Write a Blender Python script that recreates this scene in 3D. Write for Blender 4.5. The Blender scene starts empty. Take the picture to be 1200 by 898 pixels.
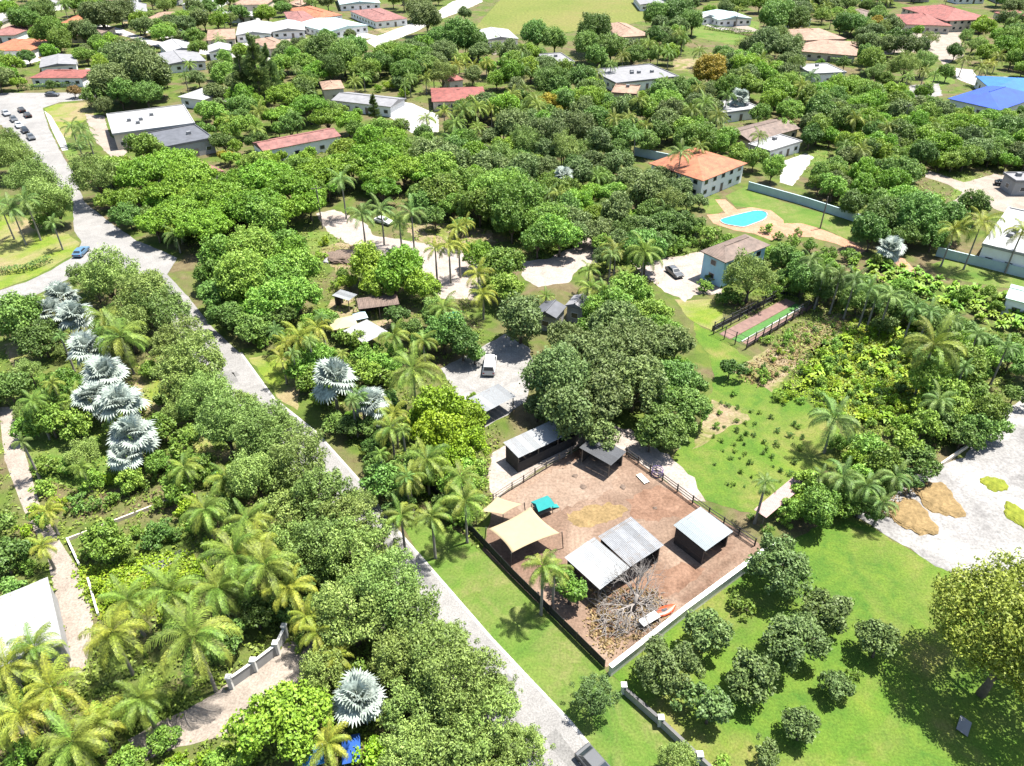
import bpy, bmesh, math, random
import numpy as np
from mathutils import Vector, Matrix, Euler
from mathutils.geometry import tessellate_polygon

# ------------------------------------------------------------------ camera, world, sun, exposure
SC = bpy.context.scene
COL = SC.collection
F, CX, CY, H = 880.0, 600.0, 449.0, 70.0
TH = math.atan(629.0 / F)
CT, ST = math.cos(TH), math.sin(TH)
cam_d = bpy.data.cameras.new('camera')
cam_d.sensor_width = 36.0
cam_d.lens = 36.0 * F / 1200.0
cam_d.clip_end = 6000
cam = bpy.data.objects.new('camera', cam_d)
COL.objects.link(cam)
cam.location = (0, 0, H)
cam.rotation_euler = (math.pi / 2 - TH, 0, 0)
SC.camera = cam

SUN_EL, SUN_AZ = math.radians(70), math.atan2(0.90, 0.43)     # azimuth measured from +Y towards +X
w = bpy.data.worlds.new('World')
SC.world = w
w.use_nodes = True
nt = w.node_tree
bg = nt.nodes['Background']
sky = nt.nodes.new('ShaderNodeTexSky')
sky.sky_type = 'NISHITA'
sky.sun_disc = False
sky.sun_elevation = SUN_EL
sky.sun_rotation = SUN_AZ
sky.air_density = 1.2
sky.dust_density = 1.5
nt.links.new(sky.outputs[0], bg.inputs[0])
bg.inputs[1].default_value = 0.08
sd = bpy.data.lights.new('sun', 'SUN')
sd.energy = 5.0
sd.angle = math.radians(0.5)
sd.color = (1.0, 0.955, 0.88)
so = bpy.data.objects.new('sun', sd)
COL.objects.link(so)
so.location = (0, 0, 120)
so.rotation_euler = Vector((-math.cos(SUN_EL) * math.sin(SUN_AZ), -math.cos(SUN_EL) * math.cos(SUN_AZ), -math.sin(SUN_EL))).to_track_quat('-Z', 'Y').to_euler()
SC.view_settings.view_transform = 'Standard'
SC.view_settings.look = 'None'
SC.view_settings.exposure = 1.72
SC.view_settings.gamma = 1.0
SC.view_settings.use_curve_mapping = False
SC.cycles.max_bounces = 6
SC.cycles.diffuse_bounces = 3
SC.cycles.glossy_bounces = 2
SC.cycles.transmission_bounces = 3
SC.cycles.transparent_max_bounces = 4
SC.cycles.caustics_reflective = False
SC.cycles.caustics_refractive = False

RNG = random.Random(7)
NP = np.random.default_rng(7)

# ------------------------------------------------------------------ photo pixel -> place
def G(px, py, z=0.0):
    a, b = (px - CX) / F, (py - CY) / F
    dx, dy, dz = a, CT - b * ST, -ST - b * CT
    t = (H - z) / -dz
    return Vector((dx * t, dy * t, z))

def depth(p):                       # distance along the lens axis
    return p.y * CT + (H - p.z) * ST

def PX(p):                          # place -> photo pixel
    d = depth(p)
    return (CX + F * p.x / d, CY + F * ((H - p.z) * CT - p.y * ST) / d)

def in_poly(x, y, poly):
    c = False
    j = len(poly) - 1
    for i in range(len(poly)):
        xi, yi = poly[i]; xj, yj = poly[j]
        if (yi > y) != (yj > y) and x < (xj - xi) * (y - yi) / (yj - yi) + xi:
            c = not c
        j = i
    return c

# ------------------------------------------------------------------ materials
MATS = {}
def new_mat(name, rough=0.8):
    m = bpy.data.materials.new(name)
    m.use_nodes = True
    n = m.node_tree.nodes
    p = n['Principled BSDF']
    p.inputs['Roughness'].default_value = rough
    MATS[name] = m
    return m, m.node_tree, p

def ramp(t, stops, fac, k=1.0):
    r = t.nodes.new('ShaderNodeValToRGB')
    el = r.color_ramp.elements
    while len(el) < len(stops):
        el.new(0.5)
    for e, (pos, c) in zip(el, stops):
        e.position = pos
        e.color = (*(x * k for x in c), 1)
    t.links.new(fac, r.inputs[0])
    return r.outputs[0]

def noise(t, scale, detail=4, rough=0.6, vec=None, dist=0.0):
    n = t.nodes.new('ShaderNodeTexNoise')
    n.inputs['Scale'].default_value = scale
    n.inputs['Detail'].default_value = detail
    n.inputs['Roughness'].default_value = rough
    n.inputs['Distortion'].default_value = dist
    if vec is not None:
        t.links.new(vec, n.inputs['Vector'])
    return n.outputs['Fac']

def coords(t, kind='Object'):
    return t.nodes.new('ShaderNodeTexCoord').outputs[kind]

def mixc(t, fac, a, b, mode='MIX'):
    m = t.nodes.new('ShaderNodeMix')
    m.data_type = 'RGBA'
    m.blend_type = mode
    for sock, v in ((m.inputs[0], fac), (m.inputs[6], a), (m.inputs[7], b)):
        if isinstance(v, (int, float)):
            sock.default_value = v
        elif isinstance(v, tuple):
            sock.default_value = (*v, 1)
        else:
            t.links.new(v, sock)
    return m.outputs[2]

def bump(t, p, h, strength=0.5, distance=0.05):
    b = t.nodes.new('ShaderNodeBump')
    b.inputs['Strength'].default_value = strength
    b.inputs['Distance'].default_value = distance
    t.links.new(h, b.inputs['Height'])
    t.links.new(b.outputs[0], p.inputs['Normal'])

def ground_mat(name, layers, fine=6.0, rough=0.95, bs=0.6):
    """layers: list of (scale, stops); first is base, next are multiplied/mixed by soft noise"""
    m, t, p = new_mat(name, rough)
    v = coords(t)
    col = None
    for i, (sc, stops, fac) in enumerate(layers):
        c = ramp(t, stops, noise(t, sc, 6, 0.65, v, 0.6), 0.66)
        if col is None:
            col = c
        else:
            f = ramp(t, [(0.42, (0, 0, 0)), (0.62, (1, 1, 1))], noise(t, fac, 5, 0.6, v, 1.0))
            col = mixc(t, f, col, c)
    fn = noise(t, fine, 3, 0.7, v)
    col = mixc(t, 0.55, col, ramp(t, [(0.3, (0.45, 0.45, 0.45)), (0.7, (1.5, 1.5, 1.5))], fn), 'MULTIPLY')
    t.links.new(col, p.inputs['Base Color'])
    bump(t, p, fn, bs, 0.08)
    p.inputs['Specular IOR Level'].default_value = 0.15
    return m

M_GROUND = ground_mat('rough_ground', [
    (0.35, [(0.3, (0.055, 0.085, 0.015)), (0.5, (0.085, 0.13, 0.022)), (0.72, (0.13, 0.16, 0.03))], 0),
    (0.5, [(0.35, (0.11, 0.085, 0.045)), (0.65, (0.17, 0.14, 0.075))], 0.09)])
M_LAWN = ground_mat('lawn_grass', [
    (0.16, [(0.3, (0.055, 0.124, 0.014)), (0.5, (0.091, 0.17, 0.019)), (0.72, (0.151, 0.203, 0.028))], 0),
    (0.7, [(0.35, (0.131, 0.166, 0.028)), (0.65, (0.211, 0.194, 0.064))], 0.085),
    (0.5, [(0.35, (0.055, 0.129, 0.017)), (0.65, (0.111, 0.18, 0.023))], 0.05)], fine=4.0, bs=0.9)
M_LAWN2 = ground_mat('bright_lawn_grass', [
    (0.18, [(0.3, (0.062, 0.13, 0.02)), (0.5, (0.094, 0.165, 0.025)), (0.7, (0.146, 0.19, 0.042))], 0),
    (0.8, [(0.35, (0.104, 0.155, 0.028)), (0.65, (0.177, 0.185, 0.063))], 0.12)], fine=4.0, bs=0.8)
M_DRYLAWN = ground_mat('patchy_lawn_grass', [
    (0.4, [(0.3, (0.10, 0.17, 0.018)), (0.5, (0.15, 0.21, 0.025)), (0.7, (0.20, 0.22, 0.04))], 0),
    (0.7, [(0.4, (0.24, 0.19, 0.10)), (0.7, (0.30, 0.25, 0.14))], 0.07)], fine=4.0)
M_FIELD = ground_mat('mown_field_grass', [
    (0.02, [(0.3, (0.12, 0.155, 0.03)), (0.7, (0.165, 0.175, 0.045))], 0),
    (0.05, [(0.4, (0.18, 0.165, 0.055)), (0.7, (0.135, 0.165, 0.035))], 0.012)], fine=0.8)
M_DIRT = ground_mat('paddock_dirt', [
    (0.09, [(0.3, (0.15, 0.101, 0.072)), (0.5, (0.255, 0.18, 0.132)), (0.72, (0.334, 0.251, 0.189))], 0),
    (0.5, [(0.35, (0.114, 0.069, 0.046)), (0.65, (0.194, 0.123, 0.088))], 0.07)], fine=3.0)
M_TAN = ground_mat('tan_soil', [
    (0.5, [(0.3, (0.20, 0.15, 0.085)), (0.7, (0.34, 0.27, 0.18))], 0),
    (0.8, [(0.4, (0.12, 0.15, 0.03)), (0.6, (0.15, 0.17, 0.04))], 0.22)], fine=3.0)
M_SAND = ground_mat('pale_sand', [
    (0.4, [(0.3, (0.279, 0.232, 0.2)), (0.7, (0.418, 0.365, 0.325))], 0)], fine=3.0, bs=0.3)
M_GRAVEL = ground_mat('grey_gravel', [
    (0.4, [(0.3, (0.199, 0.191, 0.182)), (0.7, (0.339, 0.328, 0.31))], 0)], fine=4.0, bs=0.4)
M_LOT = ground_mat('bleached_concrete', [
    (0.10, [(0.34, (0.149, 0.144, 0.14)), (0.5, (0.219, 0.212, 0.206)), (0.7, (0.297, 0.288, 0.28))], 0),
    (0.5, [(0.4, (0.288, 0.28, 0.266)), (0.6, (0.376, 0.368, 0.354))], 0.09)], fine=2.5, bs=0.2)
M_ROAD = ground_mat('faded_asphalt', [
    (0.10, [(0.3, (0.209, 0.204, 0.198)), (0.7, (0.308, 0.299, 0.288))], 0),
    (0.4, [(0.4, (0.231, 0.224, 0.215)), (0.7, (0.341, 0.33, 0.319))], 0.05)], fine=6.0, bs=0.15)
M_PATCH = ground_mat('darker_asphalt', [
    (0.6, [(0.3, (0.156, 0.153, 0.148)), (0.7, (0.229, 0.224, 0.214))], 0)], fine=5.0, bs=0.2)
M_DRIVE = ground_mat('beige_concrete', [
    (0.35, [(0.3, (0.241, 0.201, 0.167)), (0.7, (0.356, 0.31, 0.265))], 0)], fine=4.0, bs=0.2)
M_WHITEPAD = ground_mat('white_concrete', [
    (0.2, [(0.3, (0.375, 0.362, 0.338)), (0.7, (0.525, 0.506, 0.481))], 0)], fine=2.0, bs=0.1)
M_TERRA = ground_mat('terracotta_paving', [
    (0.5, [(0.3, (0.34, 0.18, 0.11)), (0.7, (0.45, 0.27, 0.18))], 0)], fine=3.0, bs=0.2)
M_DRYGRASS = ground_mat('dry_brown_grass', [
    (0.6, [(0.3, (0.17, 0.12, 0.055)), (0.7, (0.30, 0.21, 0.10))], 0)], fine=2.5, bs=1.0)
M_PALESOIL = ground_mat('pale_soil', [
    (0.25, [(0.3, (0.211, 0.148, 0.109)), (0.7, (0.304, 0.23, 0.176))], 0)], fine=2.5, bs=0.6)
M_DARKSOIL = ground_mat('dark_soil', [
    (0.5, [(0.3, (0.15, 0.085, 0.055)), (0.7, (0.26, 0.16, 0.11))], 0)], fine=2.5, bs=0.8)
M_LIMEBED = ground_mat('lime_ground_cover', [
    (0.8, [(0.3, (0.13, 0.17, 0.018)), (0.7, (0.23, 0.24, 0.03))], 0)], fine=2.0, bs=1.2)

def plain(name, c, rough=0.7, var=0.12, scale=1.5, metal=0.0, bs=0.0, stain=None):
    m, t, p = new_mat(name, rough)
    v = coords(t)
    n1 = noise(t, scale, 5, 0.65, v)
    lo = tuple(x * (1 - var) for x in c); hi = tuple(min(1, x * (1 + var)) for x in c)
    col = ramp(t, [(0.3, lo), (0.7, hi)], n1, 0.7)
    if stain:
        f = ramp(t, [(0.5, (0, 0, 0)), (0.68, (0.8, 0.8, 0.8))], noise(t, scale * 0.5, 6, 0.7, v, 1.5))
        col = mixc(t, f, col, stain)
    t.links.new(col, p.inputs['Base Color'])
    p.inputs['Metallic'].default_value = metal
    if bs:
        bump(t, p, noise(t, scale * 6, 3, 0.6, v), bs, 0.03)
    return m

def tint(m, lo, hi):
    t = m.node_tree; p = t.nodes['Principled BSDF']
    src = p.inputs['Base Color'].links[0].from_socket
    oi = t.nodes.new('ShaderNodeObjectInfo')
    mr = t.nodes.new('ShaderNodeMapRange'); mr.inputs[3].default_value = lo; mr.inputs[4].default_value = hi
    t.links.new(oi.outputs['Random'], mr.inputs[0])
    cc = t.nodes.new('ShaderNodeCombineColor')
    for k in range(3): t.links.new(mr.outputs[0], cc.inputs[k])
    t.links.new(mixc(t, 1.0, src, cc.outputs[0], 'MULTIPLY'), p.inputs['Base Color'])

def tile_mat(name, c, var=0.38):
    m, t, p = new_mat(name, 0.75)
    v = coords(t)
    wv = t.nodes.new('ShaderNodeTexWave')
    wv.inputs['Scale'].default_value = 1.1
    wv.inputs['Distortion'].default_value = 1.0
    t.links.new(v, wv.inputs['Vector'])
    n1 = noise(t, 0.6, 6, 0.7, v)
    lo = tuple(x * (1 - var) for x in c); hi = tuple(min(1, x * (1 + var)) for x in c)
    col = ramp(t, [(0.3, lo), (0.7, hi)], n1, 0.7)
    col = mixc(t, 0.3, col, ramp(t, [(0.2, (0.6, 0.6, 0.6)), (0.8, (1.3, 1.3, 1.3))], wv.outputs['Fac']), 'MULTIPLY')
    dirt = ramp(t, [(0.45, (1, 1, 1)), (0.7, (.55, .53, .5))], noise(t, 0.35, 6, 0.75, v, 1.0))
    col = mixc(t, 1.0, col, dirt, 'MULTIPLY')
    t.links.new(col, p.inputs['Base Color'])
    bump(t, p, wv.outputs['Fac'], 0.5, 0.08)
    return m

R_ORANGE = tile_mat('orange_tiles', (0.36, 0.12, 0.05))
R_RED = tile_mat('red_tiles', (0.24, 0.065, 0.05))
R_PINK = tile_mat('pink_tiles', (0.24, 0.10, 0.085))
R_BROWN = tile_mat('brown_shingles', (0.17, 0.12, 0.095))
R_TAN = tile_mat('tan_tiles', (0.30, 0.19, 0.13))
R_GREY = plain('grey_roofing', (0.20, 0.20, 0.21), 0.8, 0.2, 0.6)
R_DGREY = plain('dark_grey_roofing', (0.085, 0.09, 0.105), 0.7, 0.3, 0.5)
R_WHITE = plain('white_roofing', (0.34, 0.34, 0.338), 0.6, 0.12, 0.4, stain=(0.22, 0.218, 0.21))
R_MINT = plain('mint_roofing', (0.36, 0.52, 0.44), 0.6, 0.1)
R_TEAL = plain('pale_teal_roofing', (0.36, 0.47, 0.47), 0.6, 0.1)
W_WHITE = plain('white_stucco', (1.0, 0.98, 0.94), 0.8, 0.1, 1.0)
W_CREAM = plain('cream_stucco', (0.66, 0.57, 0.46), 0.8, 0.12, 1.0)
W_BLUE = plain('pale_blue_stucco', (0.50, 0.78, 1.0), 0.8, 0.12, 1.0)
W_GREY = plain('grey_stucco', (0.34, 0.34, 0.34), 0.8, 0.12, 1.0)
W_WALL = plain('white_painted_wall', (0.78, 0.77, 0.74), 0.8, 0.12, 0.7, stain=(0.48, 0.46, 0.42))
W_AQUA = plain('pale_aqua_wall', (0.44, 0.56, 0.58), 0.8, 0.12, 0.5)
GLASS = plain('dark_glass', (0.03, 0.04, 0.05), 0.1, 0.2)
TRIM = plain('white_trim', (0.62, 0.62, 0.60), 0.6, 0.05)
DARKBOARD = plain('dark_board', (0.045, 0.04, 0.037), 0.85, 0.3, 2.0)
BOARD = plain('weathered_board', (0.20, 0.165, 0.13), 0.85, 0.35, 1.5)
GALV = plain('galvanised_sheet', (0.20, 0.21, 0.225), 0.5, 0.25, 0.8, 0.0, stain=(0.13, 0.095, 0.07))
GALVW = plain('white_metal_sheet', (0.30, 0.315, 0.325), 0.5, 0.10, 0.5, 0.0, stain=(0.17, 0.15, 0.135))
BLUEWHITE = plain('pale_blue_metal_sheet', (0.27, 0.315, 0.335), 0.5, 0.06, 0.6)
BLACKROOF = plain('charcoal_sheet', (0.065, 0.07, 0.08), 0.6, 0.3, 0.7)
SAIL = plain('cream_sail_cloth', (0.37, 0.29, 0.175), 0.9, 0.06, 1.2)
TEAL = plain('teal_vinyl', (0.012, 0.23, 0.225), 0.95, 0.1)
TARP = plain('blue_tarp_sheet', (0.003, 0.05, 0.33), 0.8, 0.25, 0.35, bs=0.4)
TARP2 = plain('light_blue_tarp_sheet', (0.006, 0.115, 0.38), 0.8, 0.2, 0.35, bs=0.4)
ORANGE = plain('orange_red_plastic', (0.60, 0.08, 0.02), 0.4, 0.1)
PURPLE = plain('purple_cloth', (0.10, 0.06, 0.20), 0.8, 0.2)
METAL = plain('dark_metal', (0.04, 0.04, 0.042), 0.5, 0.1)
STEEL = plain('grey_metal', (0.20, 0.205, 0.215), 0.5, 0.1)
POLEW = plain('grey_pole_wood', (0.16, 0.14, 0.12), 0.9, 0.3)
RUBBER = plain('tyre_rubber', (0.02, 0.02, 0.02), 0.9, 0.1)
MESHM = plain('dark_windscreen_mesh', (0.018, 0.02, 0.019), 0.9, 0.3, 1.0)
CLAY = plain('pink_clay', (0.19, 0.115, 0.095), 0.95, 0.25, 0.8)
TURF = plain('green_turf', (0.05, 0.15, 0.025), 0.95, 0.2, 2.0)
BARK = plain('bark', (0.14, 0.11, 0.085), 0.95, 0.35, 2.0, bs=0.5)
PALMBARK = plain('palm_bark', (0.27, 0.245, 0.21), 0.95, 0.25, 2.5, bs=0.4)
DEADWOOD = plain('dead_wood', (0.26, 0.235, 0.215), 0.95, 0.3, 2.0)
HEAP = plain('leaf_litter', (0.14, 0.10, 0.075), 0.95, 0.5, 2.5, bs=1.0)
SHAFT = plain('palm_crownshaft', (0.12, 0.17, 0.03), 0.6, 0.15)
for m_ in (GALV, GALVW, BLUEWHITE, BLACKROOF): tint(m_, .72, 1.12)
for m_ in (BOARD, DARKBOARD, W_WALL): tint(m_, .8, 1.15)
YELLOWC = plain('pale_yellow_canvas', (0.42, 0.37, 0.2), 0.8, 0.06)
CARC = {k: plain('car_paint_' + k, c, 0.25, 0.03) for k, c in dict(
    black=(0.012, 0.012, 0.014), white=(0.62, 0.62, 0.62), silver=(0.32, 0.33, 0.35), grey=(0.10, 0.105, 0.11),
    blue=(0.10, 0.20, 0.32), red=(0.3, 0.03, 0.03)).items()}
HEADL = plain('clear_lamp', (0.6, 0.6, 0.58), 0.2, 0.02)
TAILL = plain('red_lamp', (0.4, 0.02, 0.02), 0.3, 0.02)

def pool_mat():
    m, t, p = new_mat('pool_water', 0.04)
    v = coords(t)
    n1 = noise(t, 1.2, 3, 0.5, v)
    t.links.new(ramp(t, [(0.3, (0.015, 0.20, 0.225)), (0.7, (0.03, 0.27, 0.285))], n1), p.inputs['Base Color'])
    bump(t, p, noise(t, 3.0, 2, 0.5, v), 0.15, 0.03)
    return m
POOL = pool_mat()

def leaf_mat(name, lo, hi, hue=0.014, val=0.3, trans=0.25, scale=0.7):
    m, t, p = new_mat(name, 0.6)
    nodes, links = t.nodes, t.links
    v = coords(t)
    c = ramp(t, [(0.3, lo), (0.7, hi)], noise(t, scale, 3, 0.7, v))
    fine = noise(t, 5.0, 1, 0.5, v)
    c = mixc(t, 0.75, c, ramp(t, [(0.3, (0.4, 0.42, 0.4)), (0.7, (1.65, 1.62, 1.5))], fine), 'MULTIPLY')
    oi = nodes.new('ShaderNodeObjectInfo')
    hs = nodes.new('ShaderNodeHueSaturation')
    mr = nodes.new('ShaderNodeMapRange'); mr.inputs[3].default_value = 0.5 - hue; mr.inputs[4].default_value = 0.5 + hue
    links.new(oi.outputs['Random'], mr.inputs[0]); links.new(mr.outputs[0], hs.inputs['Hue'])
    mm = nodes.new('ShaderNodeMath'); mm.operation = 'MULTIPLY'; mm.inputs[1].default_value = 7.31
    fr = nodes.new('ShaderNodeMath'); fr.operation = 'FRACT'
    mv = nodes.new('ShaderNodeMapRange'); mv.inputs[3].default_value = 1 - val; mv.inputs[4].default_value = 1 + val
    links.new(oi.outputs['Random'], mm.inputs[0]); links.new(mm.outputs[0], fr.inputs[0])
    links.new(fr.outputs[0], mv.inputs[0]); links.new(mv.outputs[0], hs.inputs['Value'])
    links.new(c, hs.inputs['Color'])
    links.new(hs.outputs[0], p.inputs['Base Color'])
    p.inputs['Specular IOR Level'].default_value = 0.35
    tr = nodes.new('ShaderNodeBsdfTranslucent')
    links.new(hs.outputs[0], tr.inputs['Color'])
    ms = nodes.new('ShaderNodeMixShader'); ms.inputs[0].default_value = trans
    links.new(p.outputs[0], ms.inputs[1]); links.new(tr.outputs[0], ms.inputs[2])
    links.new(ms.outputs[0], nodes['Material Output'].inputs['Surface'])
    return m

L_DARK = leaf_mat('leaf_dark_green', (0.059, 0.127, 0.024), (0.143, 0.236, 0.047))
L_MID = leaf_mat('leaf_mid_green', (0.087, 0.183, 0.024), (0.197, 0.3, 0.044))
L_BRIGHT = leaf_mat('leaf_bright_green', (0.094, 0.194, 0.015), (0.2, 0.319, 0.03), 0.02, 0.2)
L_OLIVE = leaf_mat('leaf_olive', (0.1, 0.163, 0.034), (0.22, 0.307, 0.077), 0.015, 0.2)
L_OAK = leaf_mat('leaf_grey_green', (0.07, 0.115, 0.032), (0.158, 0.216, 0.071), 0.015, 0.2)
L_YEL = leaf_mat('leaf_yellow_green', (0.111, 0.202, 0.009), (0.231, 0.338, 0.018), 0.015, 0.15)
L_YOLIVE = leaf_mat('leaf_yellow_olive', (0.107, 0.14, 0.017), (0.23, 0.261, 0.04), 0.015, 0.15)
L_GOLD = leaf_mat('leaf_golden', (0.163, 0.163, 0.015), (0.35, 0.263, 0.025), 0.015, 0.15)
L_RED = leaf_mat('leaf_reddish', (0.15, 0.106, 0.037), (0.275, 0.188, 0.075), 0.01, 0.1)
L_FRUIT = leaf_mat('leaf_deep_green', (0.054, 0.099, 0.026), (0.156, 0.225, 0.072), 0.012, 0.15)
L_PALM = leaf_mat('palm_leaf', (0.08, 0.133, 0.019), (0.175, 0.234, 0.037), 0.03, 0.25)
L_PALMY = leaf_mat('palm_leaf_yellowish', (0.125, 0.169, 0.017), (0.249, 0.271, 0.038), 0.02, 0.2)
L_PALMD = leaf_mat('palm_leaf_dark', (0.067, 0.127, 0.03), (0.15, 0.226, 0.053), 0.02, 0.25)
L_SILVER = leaf_mat('silver_palm_leaf', (0.193, 0.241, 0.22), (0.351, 0.399, 0.374), 0.005, 0.12)
L_WEED = leaf_mat('weed_leaf', (0.088, 0.15, 0.019), (0.213, 0.263, 0.044), 0.0, 0.0, scale=0.3)
L_DRY = leaf_mat('dry_leaf', (0.149, 0.105, 0.048), (0.28, 0.202, 0.097), 0.0, 0.0, scale=0.5)

# ------------------------------------------------------------------ object helpers
def link(o, parent=None):
    COL.objects.link(o)
    if parent is not None:
        o.parent = parent
    return o

def tag(o, label, cat, group=None):
    o['label'] = label; o['category'] = cat
    if group: o['group'] = group
    return o

def empty(name, loc, label, cat, group=None, rz=0.0):
    o = bpy.data.objects.new(name, None)
    o.empty_display_size = 0.3
    o.location = loc
    o.rotation_euler = (0, 0, rz)
    link(o)
    return tag(o, label, cat, group)

def mesh_obj(name, me, parent=None, loc=(0, 0, 0), rot=(0, 0, 0), scale=(1, 1, 1)):
    o = bpy.data.objects.new(name, me)
    o.location = loc; o.rotation_euler = rot; o.scale = scale
    return link(o, parent)

def quads_mesh(name, V, mat, nper=4):
    """V: (N, nper, 3) array -> mesh of N separate faces"""
    n = len(V)
    me = bpy.data.meshes.new(name)
    me.vertices.add(n * nper)
    me.vertices.foreach_set('co', np.ascontiguousarray(V, dtype=np.float32).ravel())
    me.loops.add(n * nper)
    me.loops.foreach_set('vertex_index', np.arange(n * nper, dtype=np.int32))
    me.polygons.add(n)
    me.polygons.foreach_set('loop_start', np.arange(0, n * nper, nper, dtype=np.int32))
    me.update(calc_edges=True)
    me.materials.append(mat)
    return me

class MB:
    """collects boxes / tubes / faces into ONE mesh"""
    def __init__(s): s.v = []; s.f = []
    def face(s, pts):
        b = len(s.v); s.v += [tuple(p) for p in pts]; s.f.append(tuple(range(b, b + len(pts)))); return s
    def box(s, x0, x1, y0, y1, z0, z1):
        b = len(s.v)
        s.v += [(x0, y0, z0), (x1, y0, z0), (x1, y1, z0), (x0, y1, z0), (x0, y0, z1), (x1, y0, z1), (x1, y1, z1), (x0, y1, z1)]
        s.f += [tuple(b + i for i in q) for q in ((3, 2, 1, 0), (4, 5, 6, 7), (0, 1, 5, 4), (1, 2, 6, 5), (2, 3, 7, 6), (3, 0, 4, 7))]
        return s
    def prism(s, poly, z0, z1):
        n = len(poly); b = len(s.v)
        s.v += [(x, y, z0) for x, y in poly] + [(x, y, z1) for x, y in poly]
        s.f.append(tuple(b + n + i for i in range(n))); s.f.append(tuple(b + i for i in reversed(range(n))))
        for i in range(n):
            j = (i + 1) % n
            s.f.append((b + i, b + j, b + n + j, b + n + i))
        return s
    def tube(s, pts, radii, seg=8, cap=True):
        pts = [Vector(p) for p in pts]
        rings = []
        for i, p in enumerate(pts):
            d = (pts[min(i + 1, len(pts) - 1)] - pts[max(i - 1, 0)])
            d = d.normalized() if d.length > 1e-6 else Vector((0, 0, 1))
            a = d.cross(Vector((0, 1, 0)) if abs(d.y) < 0.9 else Vector((1, 0, 0))).normalized()
            c = d.cross(a)
            r = radii[i] if isinstance(radii, (list, tuple)) else radii
            b = len(s.v)
            for k in range(seg):
                t = 2 * math.pi * k / seg
                s.v.append(tuple(p + (a * math.cos(t) + c * math.sin(t)) * r))
            rings.append(b)
        for i in range(len(rings) - 1):
            for k in range(seg):
                k2 = (k + 1) % seg
                s.f.append((rings[i] + k, rings[i] + k2, rings[i + 1] + k2, rings[i + 1] + k))
        if cap:
            s.f.append(tuple(rings[0] + k for k in reversed(range(seg))))
            s.f.append(tuple(rings[-1] + k for k in range(seg)))
        return s
    def mesh(s, name, mat, smooth=False):
        me = bpy.data.meshes.new(name)
        me.from_pydata(s.v, [], s.f)
        me.update()
        me.materials.append(mat)
        if smooth:
            me.polygons.foreach_set('use_smooth', [True] * len(me.polygons))
        return me
    def build(s, name, mat, parent=None, smooth=False, loc=(0, 0, 0), rot=(0, 0, 0)):
        return mesh_obj(name, s.mesh(name, mat, smooth), parent, loc, rot)

# ------------------------------------------------------------------ the setting: ground sheets
SHEETS = []
PAVED = []
OPEN_NAMES = {'street', 'road', 'driveway', 'gravel_yard', 'sand_yard', 'sand_track', 'concrete_lot', 'paddock', 'pavement', 'pool_deck', 'swimming_pool', 'garden_path', 'orchard_lawn', 'verge_grass', 'yard_lawn', 'pool_lawn', 'playing_field'}
def on_open(x, y):
    for (x0, x1, y0, y1), pl in PAVED:
        if x0 < x < x1 and y0 < y < y1 and in_poly(x, y, pl): return True
    return False
def resample(pts, step, jit, rng):
    out = []
    for i in range(len(pts)):
        a, b = pts[i], pts[(i + 1) % len(pts)]
        n = max(1, int((b - a).length / step))
        for k in range(n):
            p = a.lerp(b, k / n)
            out.append(p + Vector((rng.uniform(-jit, jit), rng.uniform(-jit, jit), 0)))
    return out

def smooth_poly(pts, it=2):
    for _ in range(it):
        q = []
        for i in range(len(pts)):
            a, b = pts[i], pts[(i + 1) % len(pts)]
            q += [a.lerp(b, 0.25), a.lerp(b, 0.75)]
        pts = q
    return pts

def sheet(name, poly, mat, z, jit=0.0, step=1.0, smooth=0, world=False):
    rng = random.Random(len(SHEETS) * 13 + 5)
    pts = [Vector((p[0], p[1], 0)) for p in poly] if world else [G(x, y) for x, y in poly]
    if smooth: pts = smooth_poly(pts, smooth)
    if jit: pts = resample(pts, step, jit, rng)
    if name in OPEN_NAMES:
        pl = [(p.x, p.y) for p in pts]
        PAVED.append(((min(p[0] for p in pl), max(p[0] for p in pl), min(p[1] for p in pl), max(p[1] for p in pl)), pl))
    me = bpy.data.meshes.new(name)
    tris = []
    for a, b, c in tessellate_polygon([[Vector((p.x, p.y, 0)) for p in pts]]):
        up = (pts[b] - pts[a]).cross(pts[c] - pts[a]).z
        if abs(up) > 1e-7: tris.append((a, b, c) if up > 0 else (a, c, b))
    me.from_pydata([(p.x, p.y, z) for p in pts], [], tris)
    me.update()
    me.materials.append(mat)
    o = mesh_obj(name, me)
    o['kind'] = 'structure'
    SHEETS.append(o)
    return o

gm = MB().face([(-1600, -300, 0), (1600, -300, 0), (1600, 2600, 0), (-1600, 2600, 0)])
g = gm.build('ground', M_GROUND); g['kind'] = 'structure'

# street along the fence, its edge traced where the grass meets it, 6.2 m wide
edge_px = [(196, 322), (222, 350), (250, 385), (281, 414), (320, 468), (370, 508), (418, 562), (455, 612), (497, 660), (573, 748), (613, 791), (667, 848), (707, 897), (790, 990), (960, 1180)]
edge = [G(*p) for p in edge_px]
other = []
for i, p in enumerate(edge):
    d = (edge[min(i + 1, len(edge) - 1)] - edge[max(i - 1, 0)]).normalized()
    other.append(p + Vector((d.y, -d.x, 0)) * 6.4)
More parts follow.
